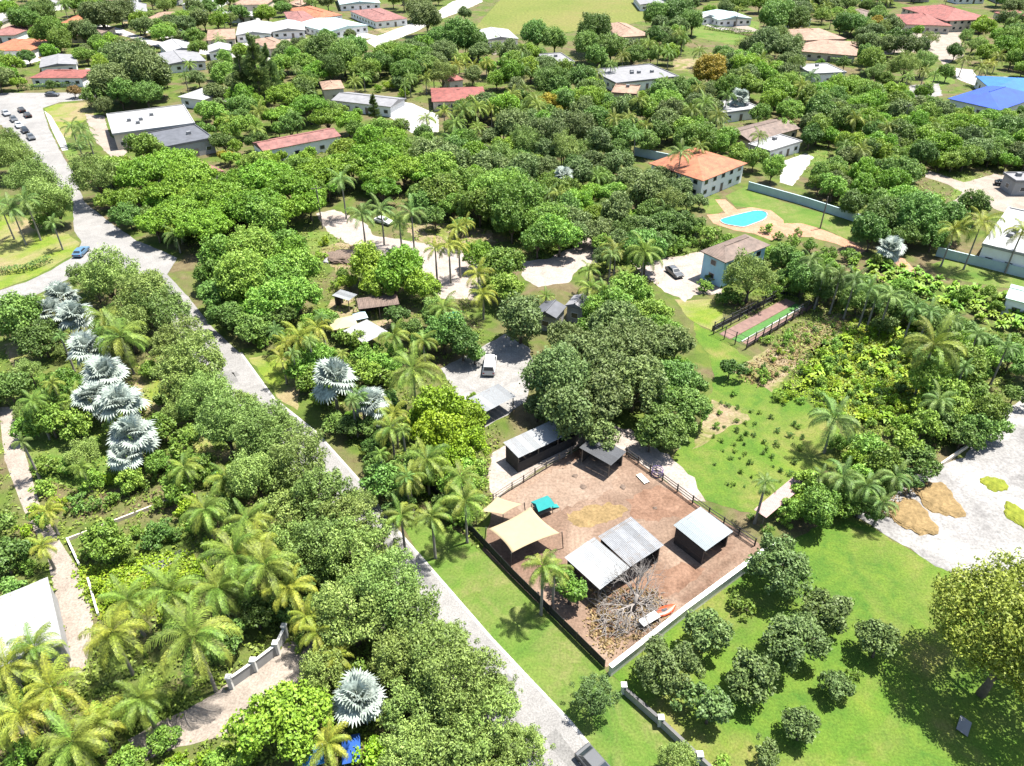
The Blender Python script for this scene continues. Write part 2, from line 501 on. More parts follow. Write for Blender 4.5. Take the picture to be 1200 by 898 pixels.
# offset towards the west side
if other[5].x > edge[5].x:
    other = [p * 2 - q for p, q in zip(edge, other)]
    other = [Vector((q.x, q.y, 0)) for q in other]
ROADW = [(p.x, p.y) for p in edge] + [(p.x, p.y) for p in reversed(other)]
sheet('street', ROADW, M_ROAD, 0.03, world=True)
kb = MB()
for a, b in zip(edge[3:-1], edge[4:]):
    d = (b - a).normalized(); n = Vector((-d.y, d.x, 0))
    n = n if n.x > 0 else -n
    kb.face([(a.x, a.y, .045), (b.x, b.y, .045), (b.x + n.x * .35, b.y + n.y * .35, .045), (a.x + n.x * .35, a.y + n.y * .35, .045)])
k_ = kb.build('kerb', M_WHITEPAD); k_['kind'] = 'structure'
JUNC = [(-30, 142), (2, 147), (30, 180), (60, 210), (86, 238), (86, 268), (96, 284), (86, 301), (60, 317), (30, 331), (-40, 352), (-40, 378), (30, 352), (66, 334), (100, 318), (150, 322), (192, 356), (212, 362), (224, 352), (196, 322), (208, 302), (160, 282), (130, 262), (98, 236), (88, 206), (72, 180), (58, 152), (50, 127), (70, 120), (104, 117), (118, 112), (112, 92), (106, 80), (100, 80), (98, 96), (96, 108), (60, 109), (0, 109), (-60, 112), (-60, 140)]
sheet('road', JUNC, M_ROAD, 0.02, 0.12, 1.5)
sheet('pavement', [(52, 130), (60, 136), (76, 163), (80, 176), (73, 177), (62, 155)], M_WHITEPAD, 0.04)
sheet('road', [(428, 48), (470, 32), (488, 26), (512, 14), (530, 2), (560, -6), (566, 2), (540, 14), (512, 24), (490, 36), (440, 56)], M_WHITEPAD, 0.02, 0.3, 3)
sheet('road', [(176, 47), (240, 58), (300, 64), (332, 72), (330, 78), (298, 70), (238, 64), (170, 52)], M_WHITEPAD, 0.021, 0.3, 3)
sheet('road', [(-40, 22), (60, 6), (130, -6), (150, -2), (70, 12), (-40, 28)], M_WHITEPAD, 0.02, 0.3, 3)
sheet('road', [(120, 28), (142, 34), (176, 47), (170, 50), (138, 40), (110, 30)], M_WHITEPAD, 0.02, 0.3, 3)
for i_ in range(16):
    t_ = RNG.uniform(3, 12.5); k_i = int(t_); f_ = t_ - k_i
    a_ = edge[k_i].lerp(edge[k_i + 1], f_); b_ = other[k_i].lerp(other[k_i + 1], f_)
    d_ = (edge[k_i + 1] - edge[k_i]).normalized(); u_ = RNG.uniform(.15, .75); w_ = RNG.uniform(.6, 1.8); l_ = RNG.uniform(1.0, 6.0)
    c_ = a_.lerp(b_, u_); n_ = (b_ - a_).normalized()
    sheet('asphalt_patch', [tuple((c_ + d_ * l_ * p + n_ * w_ * q).to_2d()) for p, q in ((-.5, -.5), (.5, -.5), (.5, .5), (-.5, .5))], M_PATCH, .036, .12, .6, world=True)
# grass
sheet('verge_grass', [(470, 612), (500, 600), (540, 625), (600, 680), (650, 725), (706, 782), (760, 832), (850, 915), (980, 1060), (860, 1060), (707, 895), (613, 789), (573, 746), (497, 658)], M_LAWN2, 0.012, 0.15)
sheet('orchard_lawn', [(712, 786), (905, 648), (985, 602), (1010, 612), (1085, 655), (1150, 692), (1240, 720), (1400, 1000), (960, 1080), (850, 915), (760, 832)], M_LAWN, 0.013, 0.2)
sheet('yard_lawn', [(812, 378), (846, 396), (872, 418), (905, 452), (945, 472), (985, 505), (975, 545), (950, 570), (905, 606), (868, 600), (828, 586), (806, 560), (788, 536), (800, 520), (826, 486), (838, 440), (830, 415), (815, 395)], M_LAWN, 0.014, 0.25)
sheet('tan_patch', [(858, 436), (880, 420), (910, 405), (950, 380), (990, 366), (1012, 372), (1000, 392), (960, 410), (930, 436), (905, 460), (880, 448)], M_TAN, 0.016, 0.5)
sheet('tan_patch', [(822, 500), (836, 470), (866, 478), (880, 492), (850, 500), (830, 520), (812, 528)], M_TAN, 0.024, 0.4)
sheet('yard_lawn', [(790, 352), (820, 352), (850, 350), (846, 372), (838, 388), (812, 378)], M_DRYLAWN, 0.014, 0.3)
sheet('pool_lawn', [(850, 230), (868, 221), (882, 217), (915, 236), (1013, 264), (1016, 284), (1000, 284), (965, 268), (938, 262), (915, 262), (900, 248), (878, 244), (862, 242)], M_LAWN2, 0.02, 0.1)
sheet('pool_lawn', [(822, 236), (836, 232), (850, 246), (838, 252), (826, 250)], M_LAWN2, 0.02, 0.1)
sheet('garden_lawn', [(1090, 310), (1120, 300), (1200, 322), (1240, 330), (1240, 346), (1180, 338), (1110, 326)], M_LAWN2, 0.018, 0.2)
sheet('playing_field', [(552, 40), (566, 22), (592, -6), (610, -30), (860, -30), (770, 4), (756, 24), (738, 28), (660, 38), (606, 40)], M_FIELD, 0.012, 0.4, 4)
sheet('garden_lawn', [(814, 28), (836, 32), (882, 44), (862, 54), (838, 48), (812, 44)], M_LAWN2, 0.014, 0.4)
sheet('garden_lawn', [(844, 30), (860, 22), (890, 26), (888, 40), (866, 38)], M_LAWN2, 0.015, 0.4)
sheet('garden_lawn', [(690, 72), (716, 70), (728, 82), (712, 88), (694, 82)], M_LAWN2, 0.014, 0.4)
sheet('garden_lawn', [(0, 250), (30, 255), (80, 275), (94, 285), (84, 300), (40, 325), (-20, 346), (-60, 340), (-60, 255)], M_DRYLAWN, 0.012, 0.2)
sheet('garden_lawn', [(52, 128), (66, 122), (100, 120), (112, 128), (108, 140), (88, 146), (82, 162), (74, 160), (62, 140)], M_DRYLAWN, 0.012, 0.2)
sheet('garden_lawn', [(72, 166), (84, 168), (98, 190), (90, 206), (76, 182)], M_LAWN2, 0.012, 0.2)
sheet('garden_lawn', [(8, 440), (40, 432), (110, 470), (160, 530), (170, 560), (110, 580), (40, 560), (20, 500)], M_LAWN2, 0.012, 0.3)
sheet('garden_lawn', [(150, 420), (185, 440), (210, 490), (245, 510), (250, 530), (215, 535), (185, 500), (160, 460)], M_DRYLAWN, 0.012, 0.3)
sheet('garden_lawn', [(1122, 210), (1140, 206), (1150, 216), (1136, 230), (1112, 236)], M_LAWN2, 0.014, 0.2)
sheet('garden_lawn', [(930, 180), (968, 172), (972, 190), (940, 196)], M_LAWN2, 0.014, 0.3)
sheet('garden_lawn', [(1080, 92), (1115, 88), (1120, 98), (1088, 104)], M_LAWN2, 0.014, 0.3)
sheet('verge_grass', [(292, 420), (330, 414), (350, 440), (350, 480), (330, 470)], M_DRYLAWN, 0.013, 0.2)
sheet('garden_lawn', [(362, 272), (392, 272), (400, 292), (378, 300), (360, 292)], M_LAWN2, 0.013, 0.3)
# soil, sand, concrete
sheet('paddock', [(576, 600), (590, 578), (640, 548), (690, 520), (738, 532), (812, 588), (900, 644), (890, 656), (710, 782), (640, 715), (566, 645)], M_DIRT, 0.018, 0.1)
sheet('pale_soil_patch', [(596, 588), (640, 556), (690, 534), (724, 552), (716, 576), (680, 590), (650, 600), (620, 606)], M_PALESOIL, 0.0205, 0.5, .7)
sheet('dark_soil_patch', [(735, 585), (770, 568), (800, 580), (835, 606), (815, 612), (790, 606), (760, 612), (742, 606)], M_DARKSOIL, 0.022, 0.35, .6)
sheet('dark_soil_patch', [(690, 690), (715, 694), (770, 668), (800, 660), (830, 668), (800, 690), (770, 708), (735, 735), (712, 762), (694, 738)], M_DARKSOIL, 0.022, 0.35, .6)
sheet('dry_grass_patch', [(664, 606), (690, 592), (724, 590), (740, 598), (716, 610), (690, 618), (672, 616)], M_DRYGRASS, 0.024, 0.4, .5)
sheet('sand_track', [(572, 560), (576, 530), (600, 520), (650, 515), (690, 498), (705, 496), (740, 504), (788, 538), (812, 560), (826, 590), (808, 586), (740, 534), (692, 516), (640, 546), (590, 576), (578, 590)], M_SAND, 0.026, 0.3)
sheet('gravel_yard', [(516, 432), (545, 418), (570, 404), (592, 392), (620, 408), (626, 440), (616, 470), (600, 482), (570, 500), (548, 484)], M_GRAVEL, 0.02, 0.3)
sheet('sand_yard', [(612, 306), (640, 304), (676, 288), (684, 276), (700, 284), (704, 306), (676, 316), (668, 332), (630, 336), (612, 326)], M_SAND, 0.02, 0.3)
sheet('sand_yard', [(738, 306), (800, 300), (822, 294), (846, 330), (846, 345), (818, 345), (804, 354), (780, 342), (754, 322)], M_SAND, 0.02, 0.3)
sheet('sand_yard', [(370, 250), (392, 246), (430, 262), (436, 276), (480, 282), (520, 290), (552, 296), (570, 320), (560, 352), (516, 350), (490, 320), (478, 300), (430, 300), (408, 286), (382, 270)], M_SAND, 0.02, 0.3)
sheet('tan_patch', [(470, 262), (520, 262), (575, 270), (580, 284), (540, 290), (490, 284)], M_TAN, 0.022, 0.4)
sheet('tan_patch', [(376, 292), (396, 284), (424, 290), (430, 306), (404, 318), (400, 330), (392, 318)], M_TAN, 0.022, 0.4)
sheet('tan_patch', [(388, 350), (420, 345), (470, 350), (470, 372), (440, 400), (400, 395), (380, 380)], M_TAN, 0.022, 0.4)
sheet('concrete_lot', [(1004, 606), (1024, 592), (1056, 566), (1092, 548), (1130, 536), (1160, 500), (1190, 470), (1260, 440), (1400, 560), (1400, 760), (1150, 692), (1085, 656)], M_LOT, 0.02, 0.3)
sheet('driveway', [(-2, 478), (14, 477), (32, 540), (46, 590), (74, 640), (92, 668), (107, 712), (110, 732), (99, 788), (84, 790), (68, 716), (54, 648), (26, 594), (6, 540)], M_DRIVE, 0.02, 0.06)
sheet('driveway', [(5, 404), (26, 400), (44, 432), (34, 446), (18, 440)], M_TAN, 0.02, 0.3)
sheet('driveway', [(150, 868), (176, 852), (218, 832), (252, 812), (276, 795), (326, 758), (360, 745), (420, 718), (448, 708), (452, 740), (410, 752), (378, 778), (352, 800), (300, 836), (262, 862), (210, 876), (170, 892)], M_DRIVE, 0.02, 0.08)
sheet('driveway', [(456, 118), (482, 121), (514, 135), (514, 155), (482, 156), (455, 136)], M_WHITEPAD, 0.02, 0.2)
sheet('driveway', [(540, 158), (575, 172), (600, 186), (580, 190), (548, 176)], M_DRIVE, 0.02, 0.2)
sheet('driveway', [(1078, 206), (1088, 200), (1130, 214), (1165, 204), (1240, 214), (1240, 262), (1180, 250), (1140, 236), (1112, 240), (1128, 226), (1110, 216)], M_DRIVE, 0.02, 0.2)
sheet('driveway', [(916, 190), (944, 180), (954, 184), (938, 206), (928, 218), (914, 214)], M_WHITEPAD, 0.02, 0.2)
sheet('driveway', [(1050, 34), (1100, 30), (1130, 30), (1126, 48), (1130, 66), (1106, 76), (1090, 60), (1050, 62), (1018, 68), (1015, 60), (1045, 52)], M_DRIVE, 0.02, 0.4)
sheet('driveway', [(1120, 80), (1140, 82), (1146, 92), (1180, 90), (1190, 98), (1140, 100), (1120, 92)], M_WHITEPAD, 0.02, 0.3)
sheet('driveway', [(1066, 100), (1100, 98), (1104, 112), (1080, 116), (1064, 110)], M_GRAVEL, 0.02, 0.3)
sheet('driveway', [(100, 134), (122, 136), (128, 158), (150, 176), (138, 192), (112, 166), (104, 150)], M_DRIVE, 0.02, 0.2)
sheet('driveway', [(788, 70), (822, 68), (830, 74), (806, 84), (790, 82)], M_TAN, 0.02, 0.3)
sheet('driveway', [(0, 64), (30, 62), (50, 70), (26, 78), (0, 76), (-30, 72)], M_WHITEPAD, 0.02, 0.3)
sheet('pool_deck', [(838, 234), (850, 234), (864, 246), (880, 243), (904, 247), (918, 258), (920, 276), (904, 282), (884, 274), (860, 270), (836, 262), (828, 252), (850, 250)], M_TERRA, 0.026)
sheet('garden_path', [(916, 262), (940, 262), (966, 270), (1000, 284), (1014, 294), (1008, 298), (980, 286), (950, 278), (922, 278)], M_TERRA, 0.028, 0.15)
sheet('garden_path', [(1046, 296), (1060, 304), (1074, 318), (1066, 320), (1048, 308)], M_TERRA, 0.028, 0.15)
sheet('weedy_patch', [(82, 668), (120, 660), (160, 664), (215, 645), (240, 660), (230, 700), (180, 720), (118, 728), (104, 700)], M_LIMEBED, 0.016, 0.3)
sheet('weedy_patch', [(950, 410), (1000, 385), (1060, 380), (1100, 420), (1080, 470), (1020, 500), (985, 490), (950, 450)], M_LIMEBED, 0.016, 0.4)
sheet('garden_path', [(163, 668), (214, 643), (224, 650), (172, 675)], M_PATCH, .03)
sheet('garden_path', [(212, 592), (222, 588), (232, 604), (222, 608)], M_PATCH, .03)
pool_o = sheet('swimming_pool', [(842, 258), (856, 254), (872, 250), (886, 247), (896, 248), (900, 252), (896, 258), (882, 263), (872, 267), (860, 265), (848, 263)], POOL, 0.05, smooth=2)
_pp = smooth_poly([G(x, y) for x, y in [(842, 258), (856, 254), (872, 250), (886, 247), (896, 248), (900, 252), (896, 258), (882, 263), (872, 267), (860, 265), (848, 263)]], 2)
MB().tube([(p.x, p.y, .07) for p in _pp + _pp[:1]], .16, 6, False).build('coping', M_WHITEPAD, pool_o)

# ------------------------------------------------------------------ buildings
FOOT = []            # world footprints (list of xy polygons) that trees keep out of
CLEAR = []           # photo areas that random planting must leave open

def frame_from(N, R, L, z):
    n, r, l = G(*N, z), G(*R, z), G(*L, z)
    ux = (r - n); wdt = ux.length; ux.normalize()
    uy = Vector((-ux.y, ux.x, 0))
    dep = (l - n).dot(uy)
    if dep < 0: uy = -uy; dep = -dep
    o = Vector((n.x, n.y, 0))
    flip = ux.cross(uy).z < 0
    return o, ux, uy, wdt, dep, flip

def place_root(name, o, ux, uy, wdt, dep, flip, label, cat, group=None):
    # local frame x along the N->R face, y into the building; kept right-handed
    if flip:
        o = o + ux * wdt; ux = -ux
    root = empty(name, o, label, cat, group, math.atan2(ux.y, ux.x))
    FOOT.append([(o + ux * a + uy * b).to_2d()[:] for a, b in ((-1, -1), (wdt + 1, -1), (wdt + 1, dep + 1), (-1, dep + 1))])
    return root

def roof_mesh(kind, w_, d, e, rh, ov):
    m = MB()
    x0, x1, y0, y1 = -ov, w_ + ov, -ov, d + ov
    zb = e
    if kind == 'flat':
        m.box(x0, x1, y0, y1, e, e + 0.3)
        return m
    if kind == 'shed':
        b = [(x0, y0, e), (x1, y0, e), (x1, y1, e + rh), (x0, y1, e + rh)]
        t = [(x, y, z + .18) for x, y, z in b]
        m.face(t); m.face(b[::-1])
        for i in range(4):
            j = (i + 1) % 4; m.face([b[i], b[j], t[j], t[i]])
        return m
    long_x = (x1 - x0) >= (y1 - y0)
    half = (y1 - y0) / 2 if long_x else (x1 - x0) / 2
    ins = half if kind == 'hip' else 0
    if long_x:
        ym = (y0 + y1) / 2; r0, r1 = (x0 + ins, ym, e + rh), (x1 - ins, ym, e + rh)
    else:
        xm = (x0 + x1) / 2; r0, r1 = (xm, y0 + ins, e + rh), (xm, y1 - ins, e + rh)
    a, b, c, dd = (x0, y0, e + .15), (x1, y0, e + .15), (x1, y1, e + .15), (x0, y1, e + .15)
    if long_x:
        m.face([a, b, r1, r0]); m.face([c, dd, r0, r1]); m.face([b, c, r1]); m.face([dd, a, r0])
    else:
        m.face([a, b, r0]); m.face([b, c, r1, r0]); m.face([c, dd, r1]); m.face([dd, a, r0, r1])
    lo = [(p[0], p[1], e) for p in (a, b, c, dd)]; hi = [a, b, c, dd]
    for i in range(4):
        j = (i + 1) % 4; m.face([lo[i], lo[j], hi[j], hi[i]])
    m.face(lo[::-1])
    m.ridge = (r0, r1)
    return m

def window(root, x, y, z, w_, h, axis):
    """a framed window standing 6 cm off a wall: axis 'x' faces -y, axis 'y0' faces -x, 'y1' faces +x"""
    fr = MB(); gl = MB(); t = .1
    if axis == 'x':
        fr.box(x, x + w_, y - .06, y, z, z + t).box(x, x + w_, y - .06, y, z + h - t, z + h).box(x, x + t, y - .06, y, z + t, z + h - t).box(x + w_ - t, x + w_, y - .06, y, z + t, z + h - t)
        gl.box(x + t, x + w_ - t, y - .025, y - .004, z + t, z + h - t)
    else:
        s = -1 if axis == 'y0' else 1
        def bb(m, ya, yb, za, zb, d0, d1):
            xa, xb = sorted((x + s * d0, x + s * d1)); m.box(xa, xb, ya, yb, za, zb)
        bb(fr, y, y + w_, z, z + t, 0, .06); bb(fr, y, y + w_, z + h - t, z + h, 0, .06)
        bb(fr, y, y + t, z + t, z + h - t, 0, .06); bb(fr, y + w_ - t, y + w_, z + t, z + h - t, 0, .06)
        bb(gl, y + t, y + w_ - t, z + t, z + h - t, .004, .025)
    f = fr.build('window', TRIM, root)
    gl.build('pane', GLASS, f)

def house(N, R, L, eave, kind, rh, roof, wall, label, name='house', cat='house', ov=.6, storeys=1, group=None, wins=True, door=True, chimney=False):
    o, ux, uy, w_, d, flip = frame_from(N, R, L, eave)
    d = max(d, 3.0)
    root = place_root(name, o, ux, uy, w_, d, flip, label, cat, group)
    # the pixel points trace the roof edge, the wall stands an overhang further in
    a = ov
    W0, W1, D0, D1 = a, w_ - a, a, d - a
    MB().box(W0, W1, D0, D1, 0, eave).build('wall', wall, root)
    rm = roof_mesh(kind, w_ - 2 * a, d - 2 * a, eave, rh, ov)
    rm.v = [(x + a, y + a, z) for x, y, z in rm.v]
    ro = rm.build('roof', roof, root)
    if hasattr(rm, 'ridge'):
        r0, r1 = [(p[0] + a, p[1] + a, p[2] + .04) for p in rm.ridge]
        MB().tube([r0, r1], .14, 6).build('ridge_cap', roof, ro)
    if kind == 'flat':
        p = MB()
        p.box(0, w_, 0, .25, eave + .3, eave + .55).box(0, w_, d - .25, d, eave + .3, eave + .55).box(0, .25, .25, d - .25, eave + .3, eave + .55).box(w_ - .25, w_, .25, d - .25, eave + .3, eave + .55)
        p.build('parapet', roof, ro)
        for q in range(max(1, int(w_ * d / 120))):
            x, y = RNG.uniform(.15, .8) * w_, RNG.uniform(.15, .75) * d
            MB().box(x, x + 1.1, y, y + 1.0, eave + .302, eave + 1.1).build('rooftop_unit', STEEL, ro)
    sh = eave / storeys
    if wins:
        for s in range(storeys):
            z = s * sh + .95
            n = max(1, int((W1 - W0) / 3.4))
            for k in range(n):
                x = W0 + (k + .5) * (W1 - W0) / n - .75
                if door and s == 0 and k == n // 2:
                    dd = MB().box(x + .2, x + 1.25, D0 - .07, D0, 0.02, 2.1).build('door', BOARD, root)
                    MB().box(x + 1.05, x + 1.12, D0 - .12, D0 - .07, 1.0, 1.1).build('handle', STEEL, dd)
                else:
                    window(root, x, D0, z, 1.5, 1.2, 'x')
            n = max(1, int((D1 - D0) / 3.6))
            face = 'y1' if flip else 'y0'
            xx = W1 if flip else W0
            for k in range(n):
                y = D0 + (k + .5) * (D1 - D0) / n - .7
                window(root, xx, y, z, 1.4, 1.2, face)
    if chimney:
        MB().box(w_ * .6, w_ * .6 + .7, d * .5, d * .5 + .7, eave, eave + rh + .8).build('chimney', W_WHITE, ro)
    return root

def tin_shed(N, R, L, h, mat, label, slope=.35, walls=(), name='shed', cat='shed', sheetw=1.0, wallmat=None, boards=True):
    """open timber shed under ribbed metal sheets; each sheet is a part"""
    o, ux, uy, w_, d, flip = frame_from(N, R, L, h)
    root = place_root(name, o, ux, uy, w_, d, flip, label, cat)
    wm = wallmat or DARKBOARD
    top = h - .14
    def zr(y): return top + slope * y / d
    for x in np.linspace(.25, w_ - .25, max(2, int(w_ / 3.2) + 1)):
        for y in (.25, d - .25):
            MB().box(x - .06, x + .06, y - .06, y + .06, 0, zr(y) - .02).build('post', BOARD, root)
    for y in (.25, d / 2, d - .25):
        MB().box(0.05, w_ - .05, y - .05, y + .05, zr(y) - .02, zr(y) + .1).build('purlin', BOARD, root)
    n = max(2, round(w_ / sheetw))
    sw = w_ / n
    m = MB()
    pts = []
    ribs = 5
    for k in range(ribs):
        x = sw * k / ribs
        pts += [(x, 0), (x + sw / ribs * .55, 0), (x + sw / ribs * .65, .035), (x + sw / ribs * .9, .035)]
    pts.append((sw - .012, 0))
    lo, hi = (-.15, d + .15)
    for i in range(len(pts) - 1):
        (xa, za), (xb, zb) = pts[i], pts[i + 1]
        m.face([(xa, lo, za), (xb, lo, zb), (xb, hi, zb + slope), (xa, hi, za + slope)])
    me = m.mesh('roof_sheet', mat)
    for k in range(n):
        s = mesh_obj('roof_sheet', me, root, (k * sw, 0, top + .105 + RNG.uniform(0, .02)))
        s.rotation_euler = (RNG.uniform(-.004, .004), RNG.uniform(-.006, .006), 0)
    ex = {'front': (.2, w_ - .2, .16, .22), 'back': (.2, w_ - .2, d - .22, d - .16), 'x0': (.14, .2, .24, d - .24), 'x1': (w_ - .2, w_ - .14, .24, d - .24)}
    for k in walls:
        frac = 1.0
        if isinstance(k, tuple): k, frac = k
        x0, x1, y0, y1 = ex[k]
        zt = min(zr(y0), zr(y1)) - .03
        nb = 7
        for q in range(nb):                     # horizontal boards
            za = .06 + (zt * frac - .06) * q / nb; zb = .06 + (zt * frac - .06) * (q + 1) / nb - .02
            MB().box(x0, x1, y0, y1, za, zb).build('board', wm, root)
    return root, w_, d

# --- sheds and shelters round the paddock
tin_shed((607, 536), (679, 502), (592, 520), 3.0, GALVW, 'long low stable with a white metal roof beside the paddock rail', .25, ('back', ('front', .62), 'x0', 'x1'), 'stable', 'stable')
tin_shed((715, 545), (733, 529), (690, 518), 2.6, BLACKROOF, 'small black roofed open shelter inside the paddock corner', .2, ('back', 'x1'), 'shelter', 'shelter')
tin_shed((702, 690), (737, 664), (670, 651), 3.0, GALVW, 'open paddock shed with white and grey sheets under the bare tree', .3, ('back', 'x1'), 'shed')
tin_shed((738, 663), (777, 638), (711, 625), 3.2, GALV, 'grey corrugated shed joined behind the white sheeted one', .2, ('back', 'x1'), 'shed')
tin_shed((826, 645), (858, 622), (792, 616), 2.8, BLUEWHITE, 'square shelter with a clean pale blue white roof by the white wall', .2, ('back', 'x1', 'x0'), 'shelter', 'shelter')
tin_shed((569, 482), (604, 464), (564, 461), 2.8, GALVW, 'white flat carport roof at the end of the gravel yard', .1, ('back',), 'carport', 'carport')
tin_shed((0, 784), (73, 752), (-18, 708), 3.4, R_WHITE, 'big flat white metal roof beside the beige driveway', .1, ('front', 'x1'), 'garage', 'garage', wallmat=W_GREY)
tin_shed((408, 352), (418, 345), (388, 348), 2.6, GALVW, 'small white shed roof beside the leafy bright tree', .1, ('back',), 'shed')
tin_shed((426, 402), (454, 388), (412, 384), 2.7, R_WHITE, 'white roofed lean-to among the palms in the property', .1, ('back',), 'shed')
tin_shed((420, 362), (468, 356), (424, 350), 2.7, R_BROWN, 'low brown roofed shed under the bright green tree', .1, ('back',), 'shed')
tin_shed((897, 606), (944, 566), (892, 592), 2.2, plain('faded_pink_sheet', (0.42, 0.27, 0.25), 0.7, .2), 'narrow pink and white sheet roof in the bushes by the lawn', .05, (), 'shed')

# --- houses
H_ = []
house((850, 309), (903, 288), (820, 295), 5.6, 'hip', 1.5, R_BROWN, W_BLUE, 'pale blue two storey house with a brown hip roof', storeys=2)
h2 = house((824, 213), (876, 192), (746, 197), 4.9, 'hip', 2.2, R_ORANGE, W_WHITE, 'white two storey villa with an orange tiled roof by the pool', 'villa', 'house', storeys=2, wins=True)
house((652, 374), (664, 360), (632, 360), 3.2, 'gable', .9, R_DGREY, W_GREY, 'small dark grey roofed cottage between the oaks', ov=.3)
house((684, 364), (694, 352), (668, 352), 3.2, 'gable', .9, R_GREY, W_GREY, 'grey gabled outhouse next to the dark grey cottage', ov=.3)
house((132, 159), (229, 146), (112, 137), 4.2, 'flat', 0, R_WHITE, W_CREAM, 'long low building with a white flat roof near the junction', 'building', 'building', .3)
house((190, 175), (251, 163), (170, 158), 3.8, 'flat', 0, R_DGREY, W_GREY, 'dark grey flat roofed wing behind the white roofed building', 'building', 'building', .2)
house((232, 210), (263, 201), (194, 180), 3.4, 'gable', .8, R_PINK, W_CREAM, 'pinkish brown gabled house next to the dark grey wing', ov=.3)
house((308, 178), (400, 160), (304, 166), 3.6, 'gable', 1.2, R_PINK, W_WHITE, 'long narrow pink roofed bungalow among bright trees', ov=.4)
house((388, 118), (458, 126), (386, 106), 3.2, 'gable', 1.2, R_GREY, W_WHITE, 'white walled house with a long grey roof and concrete drive', ov=.5)
house((378, 106), (404, 104), (380, 96), 4.0, 'hip', 1.2, R_TAN, W_CREAM, 'small tan roofed house beside the grey roofed one', ov=.4)
house((506, 120), (571, 118), (504, 104), 3.0, 'hip', 1.5, R_RED, W_CREAM, 'red tiled bungalow screened by palms', ov=.5)
house((526, 96), (544, 94), (526, 88), 3.6, 'hip', 1.2, R_RED, W_CREAM, 'little red tiled roof glimpsed between the palms', ov=.4)
house((645, 76), (674, 74), (642, 64), 3.8, 'flat', 0, R_GREY, W_WHITE, 'small grey flat roofed house by the garden lawn', ov=.3)
house((728, 44), (763, 42), (726, 28), 4.2, 'hip', 2.0, R_TAN, W_CREAM, 'tan tiled house beside the playing field', ov=.5)
house((722, 99), (796, 91), (724, 80), 3.0, 'flat', 0, R_GREY, W_WHITE, 'long grey flat roofed house with a white wall', ov=.3)
house((716, 110), (746, 112), (722, 100), 3.6, 'flat', 0, R_TAN, W_CREAM, 'tan flat roofed garage in front of the grey house', ov=.3, door=False)
house((880, 167), (938, 151), (866, 150), 3.0, 'gable', 1.6, R_BROWN, W_CREAM, 'brown roofed house hidden in the trees past the villa', ov=.5)
house((902, 179), (940, 167), (898, 164), 2.9, 'flat', 0, R_WHITE, W_WHITE, 'white flat roofed wing beside the brown roofed house', ov=.3)
house((848, 134), (892, 128), (846, 120), 2.9, 'flat', 0, R_WHITE, W_WHITE, 'white flat roof half hidden by a silvery palm', ov=.3)
house((930, 60), (1004, 66), (932, 44), 3.0, 'hip', 2.0, R_TAN, W_CREAM, 'sprawling beige roofed house with a forecourt', ov=.6)
house((940, 48), (992, 46), (942, 34), 4.4, 'hip', 2.0, R_TAN, W_CREAM, 'rear beige wing of the sprawling house', ov=.6)
house((1062, 29), (1116, 31), (1066, 18), 3.4, 'hip', 2.6, R_RED, W_CREAM, 'low red tiled wing of the large mansion', 'mansion', ov=.6)
house((1108, 25), (1166, 23), (1100, 8), 4.8, 'hip', 3.2, R_RED, W_CREAM, 'tall red tiled main block of the large mansion', 'mansion', ov=.6, storeys=2)
house((952, 88), (992, 86), (958, 76), 3.6, 'flat', 0, R_WHITE, W_WHITE, 'white flat roof amid the dense trees below the beige house', ov=.3)
bt = house((1110, 116), (1172, 130), (1122, 93), 3.4, 'hip', 2.6, TARP, W_WHITE, 'house roof wrapped in a deep blue tarp', ov=.6)
house((1162, 106), (1240, 110), (1158, 90), 3.6, 'hip', 2.2, TARP2, W_WHITE, 'neighbouring roof wrapped in a lighter blue tarp', ov=.6)
house((1150, 288), (1250, 313), (1150, 238), 4.2, 'flat', 0, R_WHITE, W_WHITE, 'large white flat roofed house beyond the aqua wall', ov=.3)
house((1178, 350), (1240, 366), (1170, 330), 3.4, 'gable', .8, R_MINT, W_WHITE, 'mint green roofed pavilion in the banana plants', 'pavilion', 'pavilion', ov=.3)
house((1190, 214), (1240, 214), (1192, 204), 3.4, 'flat', 0, R_GREY, W_GREY, 'grey roofed garage beside the curved drive', 'garage', 'garage', ov=.3)
house((34, 92), (96, 92), (40, 82), 3.0, 'hip', 1.2, R_RED, W_WHITE, 'dark red roofed bungalow facing the junction', ov=.5)
house((-20, 60), (36, 60), (-16, 46), 3.2, 'hip', 1.8, R_ORANGE, W_WHITE, 'bright orange roofed house with white walls', ov=.5)
house((-20, 42), (16, 42), (-20, 30), 3.0, 'hip', 1.6, R_PINK, W_WHITE, 'faded pink roofed house behind the bright orange one', ov=.5)
house((46, 80), (90, 76), (50, 68), 3.0, 'gable', 1.0, R_GREY, W_WHITE, 'grey gabled house behind the dark red bungalow', ov=.5)
house((70, 28), (90, 28), (70, 16), 3.0, 'hip', 1.8, R_ORANGE, W_CREAM, 'small orange roofed house between two round trees', ov=.5)
house((80, 42), (114, 42), (80, 32), 3.0, 'hip', 1.4, R_BROWN, W_CREAM, 'reddish brown roofed house below the small orange roof', ov=.5)
house((208, 114), (238, 118), (208, 100), 3.2, 'hip', 1.6, R_WHITE, W_WHITE, 'white pyramid roofed house under the feathery pine', ov=.6)
house((188, 78), (242, 72), (186, 64), 3.0, 'gable', 1.0, R_GREY, W_WHITE, 'pale grey roofed house with a palm in its garden', ov=.5)
